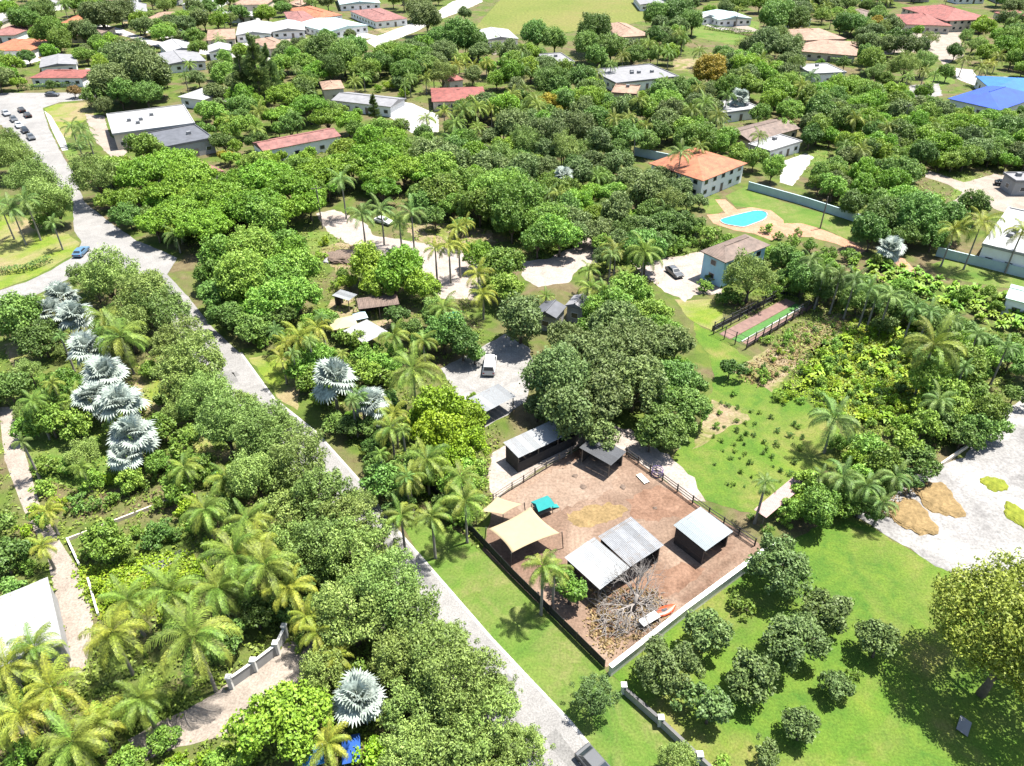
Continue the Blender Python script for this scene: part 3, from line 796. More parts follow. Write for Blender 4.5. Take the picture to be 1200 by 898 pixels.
far_px = [((15, 12), (42, 12), (16, 2), R_GREY, 'grey'), ((140, 18), (172, 16), (142, 6), R_GREY, 'pale grey'), ((168, 24), (208, 24), (168, 14), R_TAN, 'tan'),
          ((186, 32), (214, 30), (186, 22), R_ORANGE, 'rusty orange'), ((196, 62), (232, 58), (198, 50), R_WHITE, 'white'), ((242, 48), (276, 46), (242, 36), R_TAN, 'sand coloured'),
          ((244, 62), (272, 60), (244, 54), R_WHITE, 'bright white'), ((276, 42), (318, 40), (278, 28), R_WHITE, 'broad white'), ((318, 38), (358, 36), (320, 27), R_WHITE, 'long white'),
          ((340, 28), (372, 26), (344, 14), R_PINK, 'dusty pink'), ((372, 22), (402, 18), (374, 6), R_ORANGE, 'light orange'), ((384, 38), (432, 30), (388, 22), R_TEAL, 'pale teal'),
          ((440, 26), (478, 22), (442, 10), R_PINK, 'rosy pink'), ((316, 58), (344, 54), (318, 44), R_TAN, 'beige'), ((272, 6), (312, 6), (274, -4), R_TAN, 'clay'),
          ((398, 6), (446, 4), (398, -6), R_TEAL, 'watery teal'), ((212, 6), (250, 6), (214, -4), R_WHITE, 'chalk white'), ((112, 4), (140, 4), (112, -6), R_PINK, 'brick pink'),
          ((566, 48), (608, 46), (566, 36), R_WHITE, 'low white'), ((842, 24), (882, 22), (846, 14), R_TEAL, 'teal'), ((750, 6), (786, 6), (752, -4), R_GREY, 'slate'),
          ((822, 22), (842, 20), (824, 12), R_WHITE, 'small white'), ((1016, 22), (1046, 20), (1018, 10), R_BROWN, 'brown')]
for N_, R_, L_, mt, adj in far_px:
    house(N_, R_, L_, 3.0, 'hip' if mt in (R_TAN, R_ORANGE, R_PINK, R_BROWN) else 'gable', 1.3, mt, W_WHITE if mt != R_TAN else W_CREAM,
          adj + ' roofed suburban house in the distant streets', ov=.4, group='houses in the distant streets')
    a_, b_ = G(*N_, 3.0), G(*R_, 3.0)
    d_ = (b_ - a_).normalized(); n_ = Vector((d_.y, -d_.x, 0))
    n_ = n_ if n_.y < 0 else -n_
    q_ = [a_.lerp(b_, RNG.uniform(-.1, .3)), a_.lerp(b_, RNG.uniform(.6, 1.1))]
    q_ = [q_[0] - n_, q_[1] - n_, q_[1] + n_ * RNG.uniform(7, 14), q_[0] + n_ * RNG.uniform(7, 14)]
    sheet('forecourt', [(v.x, v.y) for v in q_], RNG.choice([M_WHITEPAD, M_DRIVE, M_TAN]), .018, .3, 2, world=True)

def far_house(px, py):
    c = G(px, py); w_, d_ = RNG.uniform(12, 20), RNG.uniform(9, 13); a_ = RNG.choice([-.12, .1, 1.45, .3]) + RNG.uniform(-.08, .08)
    ux = Vector((math.cos(a_), math.sin(a_), 0)); uy = Vector((-ux.y, ux.x, 0))
    if uy.y < 0: ux, uy = -ux, -uy
    if any(in_poly(*(c + ux * (w_ * u) + uy * (d_ * v)).to_2d(), f) for f in FOOT for u in (0, .5, 1) for v in (0, .5, 1)): return
    if any(on_open(*(c + ux * (w_ * u) + uy * (d_ * v)).to_2d()) for u in (0, .5, 1) for v in (0, .5, 1)): return
    mt, adj = RNG.choice([(R_TAN, 'sandy'), (R_ORANGE, 'terracotta'), (R_PINK, 'brick pink'), (R_WHITE, 'chalky white'), (R_GREY, 'ash grey'), (R_BROWN, 'umber'), (R_WHITE, 'bleached white'), (R_RED, 'russet')])
    e = 3.0
    N_, R_, L_ = [PX(Vector((q.x, q.y, e))) for q in (c, c + ux * w_, c + uy * d_)]
    house(N_, R_, L_, e, 'hip' if RNG.random() < .6 else 'gable', RNG.uniform(1.0, 1.7), mt, RNG.choice([W_WHITE, W_CREAM, W_GREY]), adj + ' roofed low house showing between the far trees', ov=.4, group=adj + ' roofed houses between the far trees')
for px, py in [(x + RNG.uniform(-8, 8), y + RNG.uniform(-3, 3)) for y in (-22, -12, -3, 6, 15, 26, 38, 52) for x in range(-40, 520, 44)] + [(x + RNG.uniform(-9, 9), y + RNG.uniform(-3, 3)) for y in (-20, -8, 4, 30) for x in range(790, 1260, 66)]:
    far_house(px, py)
# villa: glazed ground floor facing the lawn
# --- fences and walls
def along(pts, step):
    out = []
    for a, b in zip(pts[:-1], pts[1:]):
        n = max(1, round((b - a).length / step))
        out += [a.lerp(b, k / n) for k in range(n)]
    return out + [pts[-1]]

def rel(root, p): return (p.x - root.location.x, p.y - root.location.y, p.z)

def rail_fence(px, label, h=1.35, step=2.3, rails=3, mat=None, mesh=None, rail_r=.05, post=.07, name='fence', cat='fence', z=0):
    mat = mat or BOARD
    pts = along([G(*p) for p in px], step)
    root = empty(name, pts[0], label, cat)
    pm = MB().box(-post, post, -post, post, 0, h + .08).mesh('post', mat)
    for p in pts:
        mesh_obj('post', pm, root, rel(root, p), (RNG.uniform(-.02, .02), RNG.uniform(-.02, .02), RNG.uniform(0, 1)))
    for a, b in zip(pts[:-1], pts[1:]):
        a_, b_ = Vector(rel(root, a)), Vector(rel(root, b))
        for k in range(rails):
            zz = h * (k + 1) / rails - .08
            MB().tube([a_ + Vector((0, 0, zz)), b_ + Vector((0, 0, zz + RNG.uniform(-.03, .03)))], rail_r, 5).build('rail', mat, root)
        if mesh:
            d = (b_ - a_).normalized(); n = Vector((-d.y, d.x, 0)) * .012
            m = MB()
            lo, hi = .06, h - .02
            q = [a_ - n, b_ - n, b_ + n, a_ + n]
            m.prism([(p.x, p.y) for p in q], lo, hi)
            m.build('panel', mesh, root)
    return root

rail_fence([(578, 588), (600, 574), (640, 550), (684, 524)], 'grey timber rail fence along the stable side of the paddock')
rail_fence([(734, 534), (776, 564), (830, 604), (884, 640)], 'dark timber rail fence between the paddock and the sand track', mat=DARKBOARD, rail_r=.06)
rail_fence([(486, 552), (540, 612), (600, 676), (660, 736), (708, 784)], 'black screened fence between paddock and street verge', h=1.5, rails=2, mat=METAL, mesh=MESHM, rail_r=.03, post=.04)
# court fence
court = [G(840, 392), G(921, 349), G(951, 362), G(872, 408)]
cf = rail_fence([(836, 392), (921, 347), (953, 361), (874, 410), (836, 392)], 'tall black post fence enclosing the bowling court', h=2.5, rails=3, mat=METAL, rail_r=.035, post=.07, step=2.4)
rail_fence([(834, 389), (920, 344.5)], 'dark windscreen along the far side of the bowling court', h=1.2, rails=1, mat=METAL, mesh=MESHM, rail_r=.02, post=.03, step=2.4, name='windscreen', cat='windscreen')
rail_fence([(874, 408.5), (951, 361.5)], 'clay coloured low windscreen beside the turf of the bowling court', h=.9, rails=1, mat=METAL, mesh=CLAY, rail_r=.02, post=.03, step=2.4, name='windscreen', cat='windscreen')
cr = empty('bowling_court', G(842, 391), 'pink clay bowling court with a green turf strip inside black fence', 'court')
def quad_on(root, pa, pb, pc, pd, z0, z1, name, mat):
    m = MB(); m.prism([rel(root, p)[:2] for p in (pa, pb, pc, pd)], z0, z1)
    return m.build(name, mat, root)
_cp = [(p.x, p.y) for p in court]
PAVED.append(((min(p[0] for p in _cp), max(p[0] for p in _cp), min(p[1] for p in _cp), max(p[1] for p in _cp)), _cp))
def bl(u, v): return court[0].lerp(court[1], u).lerp(court[3].lerp(court[2], u), v)
quad_on(cr, bl(.02, .03), bl(.98, .03), bl(.98, .44), bl(.02, .44), 0.0, .05, 'clay_lane', CLAY)
quad_on(cr, bl(.04, .47), bl(.97, .47), bl(.97, .72), bl(.04, .72), 0.0, .06, 'turf_lane', TURF)
quad_on(cr, bl(.06, .74), bl(.97, .74), bl(.97, .765), bl(.06, .765), 0.0, .22, 'edge_board', TRIM)
quad_on(cr, bl(.06, .79), bl(.97, .79), bl(.97, .96), bl(.06, .96), 0.0, .04, 'clay_strip', CLAY)

def wall_line(px, label, h, th, mat, capmat=None, piers=None, name='garden_wall', cat='wall', piermat=None):
    pts = [G(*p) for p in px]
    root = empty(name, pts[0], label, cat)
    for a, b in zip(pts[:-1], pts[1:]):
        d = (b - a).normalized(); n = Vector((-d.y, d.x, 0)) * th / 2
        L = (b - a).length
        k = max(1, round(L / 4.0))
        for i in range(k):
            p, q = a.lerp(b, i / k) + d * .01, a.lerp(b, (i + 1) / k) - d * .01
            MB().prism([rel(root, v)[:2] for v in (p - n, q - n, q + n, p + n)], 0, h + RNG.uniform(-.015, .015)).build('panel', mat, root)
        if capmat:
            c = n * 1.5
            MB().prism([rel(root, v)[:2] for v in (a - c, b - c, b + c, a + c)], h + .018, h + .10).build('coping', capmat, root)
    if piers:
        for p in (along(pts, piers)):
            x, y, _ = rel(root, p)
            s = max(.22, th * .9)
            pr = MB().box(x - s, x + s, y - s, y + s, 0, h + .35).build('pier', piermat or capmat or mat, root)
            MB().box(x - s - .08, x + s + .08, y - s - .08, y + s + .08, h + .352, h + .47).build('pier_cap', piermat or capmat or mat, pr)
    return root
wall_line([(714, 792), (800, 724), (905, 646)], 'white masonry wall between the paddock and the orchard lawn', 1.55, .35, W_WALL, W_WALL)
wall_line([(730, 812), (773, 850), (818, 893), (880, 952)], 'low grey roadside wall with white capped piers', 1.0, .22, W_GREY, METAL, piers=5.2, piermat=TRIM)
wall_line([(876, 222), (940, 240), (1014, 264)], 'pale aqua garden wall behind the swimming pool lawn', 1.9, .2, W_AQUA, W_AQUA, piers=None)
wall_line([(1096, 300), (1150, 313), (1240, 336)], 'pale aqua garden wall in front of the large white house', 1.9, .2, W_AQUA, W_AQUA)
wall_line([(742, 182), (790, 192)], 'pale aqua wall stub behind the orange roofed villa', 2.2, .2, W_AQUA, W_AQUA)
wall_line([(272, 806), (300, 786), (326, 766), (336, 746)], 'white gate wall with grey panels beside the lower driveway', 1.5, .2, W_GREY, TRIM, piers=3.2)
wall_line([(80, 634), (220, 580), (242, 606)], 'thin white kerb wall round the planted bed', .5, .2, W_CREAM)
wall_line([(80, 634), (94, 664)], 'short white kerb wall at the end of the planted bed', .6, .2, W_WALL)
wall_line([(104, 680), (116, 722)], 'short white kerb wall beside the beige driveway', .5, .2, W_WALL)
wall_line([(1062, 566), (1100, 548), (1140, 520)], 'broken low concrete wall at the edge of the bare lot', .7, .25, W_CREAM)

# --- shade sails and small things in the paddock
def sail(px4, zs, label, name='shade_sail'):
    P = [G(x, y, z) for (x, y), z in zip(px4, zs)]
    c = sum(P, Vector()) / 4
    root = empty(name, (c.x, c.y, 0), label, 'shade sail')
    n = 14
    m = MB(); idx = {}
    for i in range(n + 1):
        for j in range(n + 1):
            u, v = i / n, j / n
            uu = u + .10 * (.5 - u) * 4 * v * (1 - v) * (1 if True else 0)
            vv = v + .10 * (.5 - v) * 4 * u * (1 - u)
            p = P[0].lerp(P[1], uu).lerp(P[3].lerp(P[2], uu), vv)
            p.z -= .25 * 16 * u * (1 - u) * v * (1 - v) * .5
            idx[i, j] = len(m.v); m.v.append(rel(root, p))
    for i in range(n):
        for j in range(n):
            m.f.append((idx[i, j], idx[i + 1, j], idx[i + 1, j + 1], idx[i, j + 1]))
    s = m.build('cloth', SAIL, root, True)
    so_ = s.modifiers.new('thick', 'SOLIDIFY'); so_.thickness = .02
    for p in P:
        d = (p - c); d.z = 0; d.normalize()
        b = Vector((p.x, p.y, 0)) + d * .5
        MB().tube([rel(root, b), rel(root, Vector((b.x - d.x * .25, b.y - d.y * .25, p.z + .25)))], .06, 8).build('pole', METAL, root)
        MB().tube([rel(root, p), rel(root, Vector((b.x - d.x * .22, b.y - d.y * .22, p.z + .1)))], .015, 5).build('tie', METAL, root)
    return root
sail([(572, 620), (622, 594), (656, 625), (600, 648)], [2.6, 2.9, 2.6, 2.4], 'large cream shade sail stretched over the paddock edge')
sail([(562, 600), (582, 582), (612, 591), (589, 603)], [2.3, 2.5, 2.5, 2.3], 'smaller cream shade sail beside the palms')

def play_canopy():
    c = G(636, 600)
    r = empty('play_canopy', c, 'teal topped play frame standing on the paddock dirt', 'play frame', rz=.5)
    for x in (-1, 1):
        for y in (-.8, .8):
            MB().tube([(x, y, 0), (x, y, 1.5)], .05, 6).build('leg', METAL, r)
    m = MB()
    a, b, c_, d = (-1.25, -1, 1.5), (1.25, -1, 1.5), (1.25, 1, 1.5), (-1.25, 1, 1.5)
    r0, r1 = (-1.1, 0, 1.95), (1.1, 0, 1.95)
    m.face([a, b, r1, r0]).face([c_, d, r0, r1]).face([b, c_, r1]).face([d, a, r0]).face([d, c_, b, a])
    m.build('canopy', TEAL, r)
    MB().box(-1, 1, -.8, .8, .55, .63).build('deck', BOARD, r)
    MB().face([(1.02, -.4, .6), (2.3, -.4, .08), (2.3, .3, .08), (1.02, .3, .6)]).build('slide', TEAL, r)
play_canopy()

def slide_kayak():
    c = G(779, 717)
    r = empty('kayak', c, 'orange red plastic kayak lying by the white wall', 'kayak', rz=math.radians(28))
    m = MB(); n = 14; seg = 10; rings = []
    for i in range(n + 1):
        t = i / n * 2 - 1; wd = .62 * max(.02, (1 - abs(t) ** 2.6)); x = t * 1.55
        rings.append([(x, wd * math.cos(k / seg * 2 * math.pi), .18 + .18 * abs(t) ** 3 + .18 * (1 - abs(t) ** 4 * .6) * math.sin(k / seg * 2 * math.pi)) for k in range(seg)])
    for rg in rings: m.v += rg
    for i in range(n):
        for k in range(seg):
            m.f.append((i * seg + k, i * seg + (k + 1) % seg, (i + 1) * seg + (k + 1) % seg, (i + 1) * seg + k))
    m.build('hull', ORANGE, r, True)
    MB().prism([(.45 * math.cos(a) - .1, .22 * math.sin(a)) for a in np.linspace(0, 2 * math.pi, 14)[:-1]], .33, .375).build('cockpit', METAL, r)
slide_kayak()
b = empty('trough_table', G(760, 730), 'white slab table against the white wall', 'table', rz=math.radians(33))
MB().box(-1.2, 1.2, -.5, .5, .7, .78).build('top', TRIM, b)
for x in (-1, 1):
    for y in (-.38, .38): MB().box(x - .05, x + .05, y - .05, y + .05, 0, .7).build('leg', STEEL, b)
b = empty('wooden_ramp', G(753, 562), 'pale slatted wooden ramp on the paddock soil near the fence', 'ramp', rz=math.radians(-62))
for y in (-.35, .35): MB().box(-1.0, 1.0, y - .05, y + .05, .02, .18).build('stringer', BOARD, b)
for k in range(8): MB().box(-.98 + k * .25, -.80 + k * .25, -.42, .42, .182, .22).build('slat', TRIM if k % 2 else W_CREAM, b)
def bundle(px, label, mat):
    r = empty('feed_ring', G(*px), label, 'feed ring')
    pts = [(.75 * math.cos(a), .75 * math.sin(a)) for a in np.linspace(0, 2 * math.pi, 17)]
    for z in (.12, .5, .9):
        MB().tube([(x, y, z) for x, y in pts], .05, 6, False).build('ring', mat, r)
    for x, y in pts[:-1:2]: MB().tube([(x, y, 0), (x, y, .95)], .03, 5).build('upright', mat, r)
bundle((770, 556), 'round purple feed ring by the dark paddock fence', PURPLE)
b = empty('metal_sheet', G(1128, 852), 'grey metal sheet propped under the big yellow green tree', 'sheet', rz=.9)
MB().face([(-.9, -.6, .15), (.9, -.6, .15), (.9, .5, .4), (-.9, .5, .4)]).face([(-.9, .5, .37), (.9, .5, .37), (.9, -.6, .12), (-.9, -.6, .12)]).build('plate', STEEL, b)
for x in (-.8, .8): MB().tube([(x, .42, 0), (x, .42, .34)], .04, 6).build('prop', METAL, b)
# canopies by the small sheds
def gazebo(px, label, mat, w_=3, d=3, h=2.4, rz=.4, name='gazebo'):
    r = empty(name, G(*px), label, 'canopy', rz=rz)
    for x in (-w_ / 2, w_ / 2):
        for y in (-d / 2, d / 2): MB().tube([(x, y, 0), (x, y, h)], .05, 6).build('pole', STEEL, r)
    e = .15
    a, b_, c, d_ = (-w_ / 2 - e, -d / 2 - e, h), (w_ / 2 + e, -d / 2 - e, h), (w_ / 2 + e, d / 2 + e, h), (-w_ / 2 - e, d / 2 + e, h)
    t = (0, 0, h + .8)
    MB().face([a, b_, t]).face([b_, c, t]).face([c, d_, t]).face([d_, a, t]).face([d_, c, b_, a]).build('canopy', mat, r)
gazebo((404, 392), 'pale yellow canopy beside the white lean-to', YELLOWC, 4.2, 3.4)
gazebo((424, 384), 'light blue pop-up canopy beside the pale yellow one', plain('light_blue_canvas', (.42, .56, .62)), 2, 2)
gazebo((530, 384), 'small teal canopy among dark palms', TEAL, 2.6, 2.2)
# debris heap
def heap(px, label, rx, ry, hz, mat, name='debris_heap', cat='heap'):
    c = G(*px)
    bm = bmesh.new()
    bmesh.ops.create_icosphere(bm, subdivisions=4, radius=1)
    rr = random.Random(int(px[0]))
    ph = [rr.uniform(0, 6) for _ in range(6)]
    for v in bm.verts:
        n = 1 + .16 * math.sin(3 * v.co.x + ph[0]) * math.sin(4 * v.co.y + ph[1]) + .08 * math.sin(9 * v.co.x + ph[2]) * math.sin(8 * v.co.y + ph[3]) + rr.uniform(-.05, .05)
        v.co = Vector((v.co.x * rx * n, v.co.y * ry * n, max(-.1, v.co.z * hz * n)))
    me = bpy.data.meshes.new(name); bm.to_mesh(me); bm.free(); me.materials.append(mat)
    return tag(mesh_obj(name, me, None, (c.x, c.y, 0.02)), label, cat)
heap((402, 303), 'brown heap of yard debris beside the pale drive', 4.0, 3.0, 1.3, HEAP)
heap((386, 306), 'small grey rubble heap next to the brown debris', 1.4, 1.2, .7, W_GREY)
heap((1099, 585), 'low round mound of dry brown grass on the concrete lot', 2.6, 3.4, .35, M_DRYGRASS, 'grass_mound', 'mound')
heap((1068, 606), 'low mound of dry olive grass next to the brown one', 2.6, 3.2, .4, M_DRYGRASS, 'grass_mound', 'mound')
heap((1166, 568), 'dark weedy mound in the middle of the concrete lot', 1.7, 1.5, .25, M_LIMEBED, 'grass_mound', 'mound')
heap((1192, 604), 'green weedy mound at the far edge of the concrete lot', 1.4, 2.2, .3, M_LIMEBED, 'grass_mound', 'mound')

for k_ in range(14):
    p_ = (RNG.uniform(630, 780), RNG.uniform(548, 640))
    if in_poly(*p_, [(620, 570), (690, 535), (735, 545), (820, 605), (760, 640), (660, 600)]):
        heap(p_, 'little dark dung heap dotted on the paddock soil', RNG.uniform(.2, .5), RNG.uniform(.2, .5), .14, HEAP, 'dung_heap', 'heap')['group'] = 'dung heaps on the paddock soil'
# utility poles
def upole(px, h, label, arm=True):
    r = empty('utility_pole', G(*px), label, 'pole', rz=.4)
    MB().tube([(0, 0, 0), (0, 0, h)], [.16, .11], 8).build('shaft', POLEW, r)
    if arm:
        MB().box(-1.1, 1.1, -.05, .05, h - .7, h - .58).build('crossarm', POLEW, r)
        for x in (-1, 0, 1): MB().tube([(x, 0, h - .58), (x, 0, h - .38)], .05, 6).build('insulator', TRIM, r)
upole((378, 268), 10, 'grey timber utility pole beside the pale drive')
upole((961, 268), 7.5, 'thin timber pole behind the pool lawn', False)
upole((1055, 158), 9, 'timber utility pole rising from the orchard canopy')

# cars
CAR_CACHE = {}
def car(px, head_px, col, label, van=False, group=None):
    p = G(*px); q = G(*head_px); a = math.atan2(q.y - p.y, q.x - p.x)
    r = empty('van' if van else 'car', (p.x, p.y, .03), label, 'van' if van else 'car', group, a)
    Lh, Wd = (2.6, 1.0) if van else (2.25, .9)
    prof = [(-Lh, .45), (-Lh, .95), (-Lh + .15, 1.0), (Lh - 1.15, .98), (Lh - .1, .82), (Lh, .6), (Lh, .42), (Lh - .2, .3), (-Lh + .2, .3)]
    if van: prof = [(-Lh, .4), (-Lh + .05, 1.15), (Lh - .9, 1.12), (Lh - .1, .95), (Lh, .6), (Lh - .1, .32), (-Lh + .1, .32)]
    def extr(pf, w0, w1f=None):
        m = MB(); n = len(pf)
        for s in (-1, 1): m.v += [(x, s * (w0 if w1f is None else w1f(z)), z) for x, z in pf]
        m.f.append(tuple(range(n))); m.f.append(tuple(reversed(range(n, 2 * n))))
        for i in range(n):
            j = (i + 1) % n; m.f.append((i, n + i, n + j, j))
        return m
    bo = extr(prof, Wd).build('body', CARC[col], r)
    bv = bo.modifiers.new('bevel', 'BEVEL'); bv.width = .07; bv.segments = 2
    if van: cp = [(-Lh + .06, 1.1), (-Lh + .12, 2.0), (Lh - 1.5, 2.02), (Lh - .85, 1.12)]
    else: cp = [(-Lh + .35, .97), (-Lh + .95, 1.42), (Lh - 2.1, 1.44), (Lh - 1.2, .97)]
    zt = cp[1][1]; zb = cp[0][1]
    cab = extr(cp, Wd, lambda z: Wd - .05 - .2 * (z - zb) / (zt - zb)).build('cabin', CARC[col], r)
    g0, g1 = cp[3], cp[2]
    def onx(t): return g0[0] + (g1[0] - g0[0]) * t, g0[1] + (g1[1] - g0[1]) * t
    (xa, za), (xb, zb2) = onx(.12), onx(.88)
    MB().face([(xa + .02, -Wd + .2, za + .02), (xa + .02, Wd - .2, za + .02), (xb + .02, Wd - .3, zb2 + .02), (xb + .02, -Wd + .3, zb2 + .02)]).build('windscreen', GLASS, cab)
    b0, b1 = cp[0], cp[1]
    MB().face([(b0[0] + (b1[0] - b0[0]) * .15 - .02, Wd - .22, b0[1] + (b1[1] - b0[1]) * .15 + .02), (b0[0] + (b1[0] - b0[0]) * .15 - .02, -Wd + .22, b0[1] + (b1[1] - b0[1]) * .15 + .02), (b0[0] + (b1[0] - b0[0]) * .85 - .02, -Wd + .3, b0[1] + (b1[1] - b0[1]) * .85 + .02), (b0[0] + (b1[0] - b0[0]) * .85 - .02, Wd - .3, b0[1] + (b1[1] - b0[1]) * .85 + .02)]).build('rear_window', GLASS, cab)
    for s in (-1, 1):
        yb, yt = s * (Wd - .035 - .2 * .15), s * (Wd - .035 - .2 * .85)
        z0, z1 = zb + (zt - zb) * .15, zb + (zt - zb) * .85
        x0 = cp[0][0] + (cp[1][0] - cp[0][0]) * .9 + .1; x1 = cp[3][0] - .35
        if van: x0 = Lh - 2.4
        MB().face([(x0, yb, z0), (x1, yb, z0), (cp[2][0] - .02, yt, z1), (x0 + .15, yt, z1)]).build('side_window', GLASS, cab)
        for x in (-Lh + .85, Lh - .85):
            wh = MB().tube([(x, s * (Wd - .2), .34), (x, s * (Wd + .01), .34)], .34, 14).build('wheel', RUBBER, r)
            MB().tube([(x, s * (Wd + .012), .34), (x, s * (Wd + .025), .34)], .2, 10).build('rim', STEEL, wh)
        MB().box(Lh - .06, Lh + .02, s * (Wd - .2) - .16, s * (Wd - .2) + .16, .58, .74).build('headlight', HEADL, r)
        MB().box(-Lh - .02, -Lh + .06, s * (Wd - .2) - .14, s * (Wd - .2) + .14, .66, .84).build('taillight', TAILL, r)
    return r
for px, hp, col, lb in [((8, 135), (16, 142), 'silver', 'silver car heading the queue on the road at the junction'), ((17, 142), (24, 150), 'grey', 'grey car second in the queue at the junction'),
                    ((23, 149), (30, 158), 'white', 'white car third in the queue at the junction'), ((30, 155), (36, 162), 'black', 'black car fourth in the queue at the junction'),
                    ((37, 163), (44, 171), 'grey', 'charcoal car last in the queue at the junction'), ((26, 131), (20, 125), 'black', 'black car alone in the oncoming lane'),
                    ((33, 137), (27, 131), 'black', 'black car following in the oncoming lane')]:
    car(px, hp, col, lb)
car((96, 298), (106, 288), 'blue', 'blue car parked on the curved side road')
car((700, 904), (708, 913), 'grey', 'dark car driving on the street beside the verge')
car((574, 432), (576, 418), 'white', 'white van parked in the gravel yard', True)
car((1176, 218), (1190, 220), 'black', 'black car on the curved drive of the large white house')
gazebo((366, 897), 'bright blue tarp canopy under the yellow palm', plain('bright_blue_canvas', (0.01, 0.16, 0.42), .8), 2.2, 1.8, 1.6, .3)
gazebo((414, 888), 'deep blue tarp canopy beside the wide silvery palm', plain('deep_blue_canvas', (0.006, 0.07, 0.33), .8), 1.4, 2.4, 1.6, .2)
car((450, 262), (470, 268), 'white', 'white car standing on the pale drive behind royal palms')
for px, hp, col, lb in [((62, 113), (80, 113), 'grey', 'dark car waiting on the crossing road'), ((108, 90), (106, 84), 'white', 'white car on the side street by the red bungalow'),
                    ((1022, 66), (1034, 66), 'silver', 'silver car on the forecourt of the beige house'), ((790, 322), (800, 330), 'grey', 'grey car on the sand by the pale blue house'),
                    ((210, 60), (220, 60), 'black', 'black car outside the bright white distant house'), ((20, 68), (30, 68), 'grey', 'grey car outside the bright orange house')]:
    car(px, hp, col, lb)

# ------------------------------------------------------------------ vegetation meshes
def unit(a): return a / np.maximum(np.linalg.norm(a, axis=-1, keepdims=True), 1e-9)

def leaf_quads(P, Nrm, size, rng, narrow=0.62):
    n = len(P)
    r = unit(rng.normal(size=(n, 3)))
    u = unit(np.cross(Nrm, r)); v = np.cross(Nrm, u)
    s = (size * rng.uniform(0.55, 1.35, n))[:, None]
    a, b = u * s, v * s * narrow
    mid = Nrm * s * 0.18
    return np.stack([P - a, P - b + mid, P + a, P + b + mid], 1)

def crown_pts(rng, lob, nper, fl=1.0, inner=0.16):
    """lob: (n,4) lobe centres and radii. leaves sit on the lobes' skins, less inside"""
    Ps, Ns = [], []
    C, Rr = lob[:, :3], lob[:, 3]
    W1 = unit(rng.normal(size=(5, 3))).T * 2.6; H1 = rng.uniform(0, 6.28, 5)
    W2 = unit(rng.normal(size=(6, 3))).T * 6.5; H2 = rng.uniform(0, 6.28, 6)
    for i in range(len(lob)):
        n = max(10, int(nper * Rr[i] ** 2))
        d = unit(rng.normal(size=(n, 3)))
        rad = Rr[i] * np.where(rng.random(n) < inner, rng.uniform(0.3, 0.8, n), rng.normal(0.96, 0.15, n))
        off = d * rad[:, None]; off[:, 2] *= fl
        P = C[i] + off
        nz = np.sin(P @ W1 + H1).mean(1) * 1.6 + np.sin(P @ W2 + H2).mean(1) * 1.1
        P = P + d * (Rr[i] * .34 * nz)[:, None]
        dd = np.linalg.norm((P[:, None, :] - C[None]) / np.array([1, 1, fl]), axis=2) / Rr[None]
        dd[:, i] = 9
        keep = ((dd.min(1) > 0.72) | (rng.random(n) < 0.10)) & (nz > -.62 + rng.normal(0, .12, n))
        Ps.append(P[keep]); Ns.append(d[keep])
    P = np.concatenate(Ps); N = np.concatenate(Ns)
    N = unit(N * 0.6 + rng.normal(size=N.shape) * 0.6 + np.array([0, 0, 0.25]))
    return P, N

def lobes_dome(rng, R, zc, k, flat=0.8, lr=(0.15, 0.34)):
    L = [[0, 0, zc + .05 * R, R * .40]]
    A = unit(rng.normal(size=(4, 3))); B = rng.uniform(0, 6.28, 4)
    for i in range(k):
        d = unit(rng.normal(size=3)); d[2] = abs(d[2]) * 1.0 - 0.22
        d = unit(d)
        r = rng.uniform(*lr) * R
        q = (R - r) * rng.uniform(0.72, 1.12) * (1 + .24 * float(np.sin(2.6 * (A @ d) + B).sum()) / 1.6)
        L.append([d[0] * q, d[1] * q, zc + d[2] * q * flat, r])
    return np.array(L)

def lobes_spread(rng, R, zc, k):
    L = []
    for i in range(k):
        a = rng.uniform(0, 6.283); q = R * math.sqrt(rng.uniform(0, 1)) * .8
        r = rng.uniform(.2, .34) * R
        L.append([q * math.cos(a), q * math.sin(a), zc + R * .34 * (1 - (q / R) ** 2) + rng.uniform(-.16, .12) * R, r])
    return np.array(L)

def trunk_mesh(name, rng, lob, R, zc, mat=BARK, r0=None):
    m = MB()
    r0 = r0 or max(.07, R * .055)
    fork = zc * .45
    m.tube([(0, 0, -.1), (r0 * .3, 0, fork * .5), (0, 0, fork), (0, r0, zc)], [r0 * 1.35, r0, r0 * .85, r0 * .4], 8)
    idx = rng.permutation(len(lob))[:6]
    for i in idx:
        c = lob[i]
        mid = (c[0] * .45, c[1] * .45, fork + (c[2] - fork) * .55)
        m.tube([(0, 0, fork * .8), mid, (c[0] * .95, c[1] * .95, c[2])], [r0 * .6, r0 * .4, r0 * .14], 6)
    return m.mesh(name, mat, True)

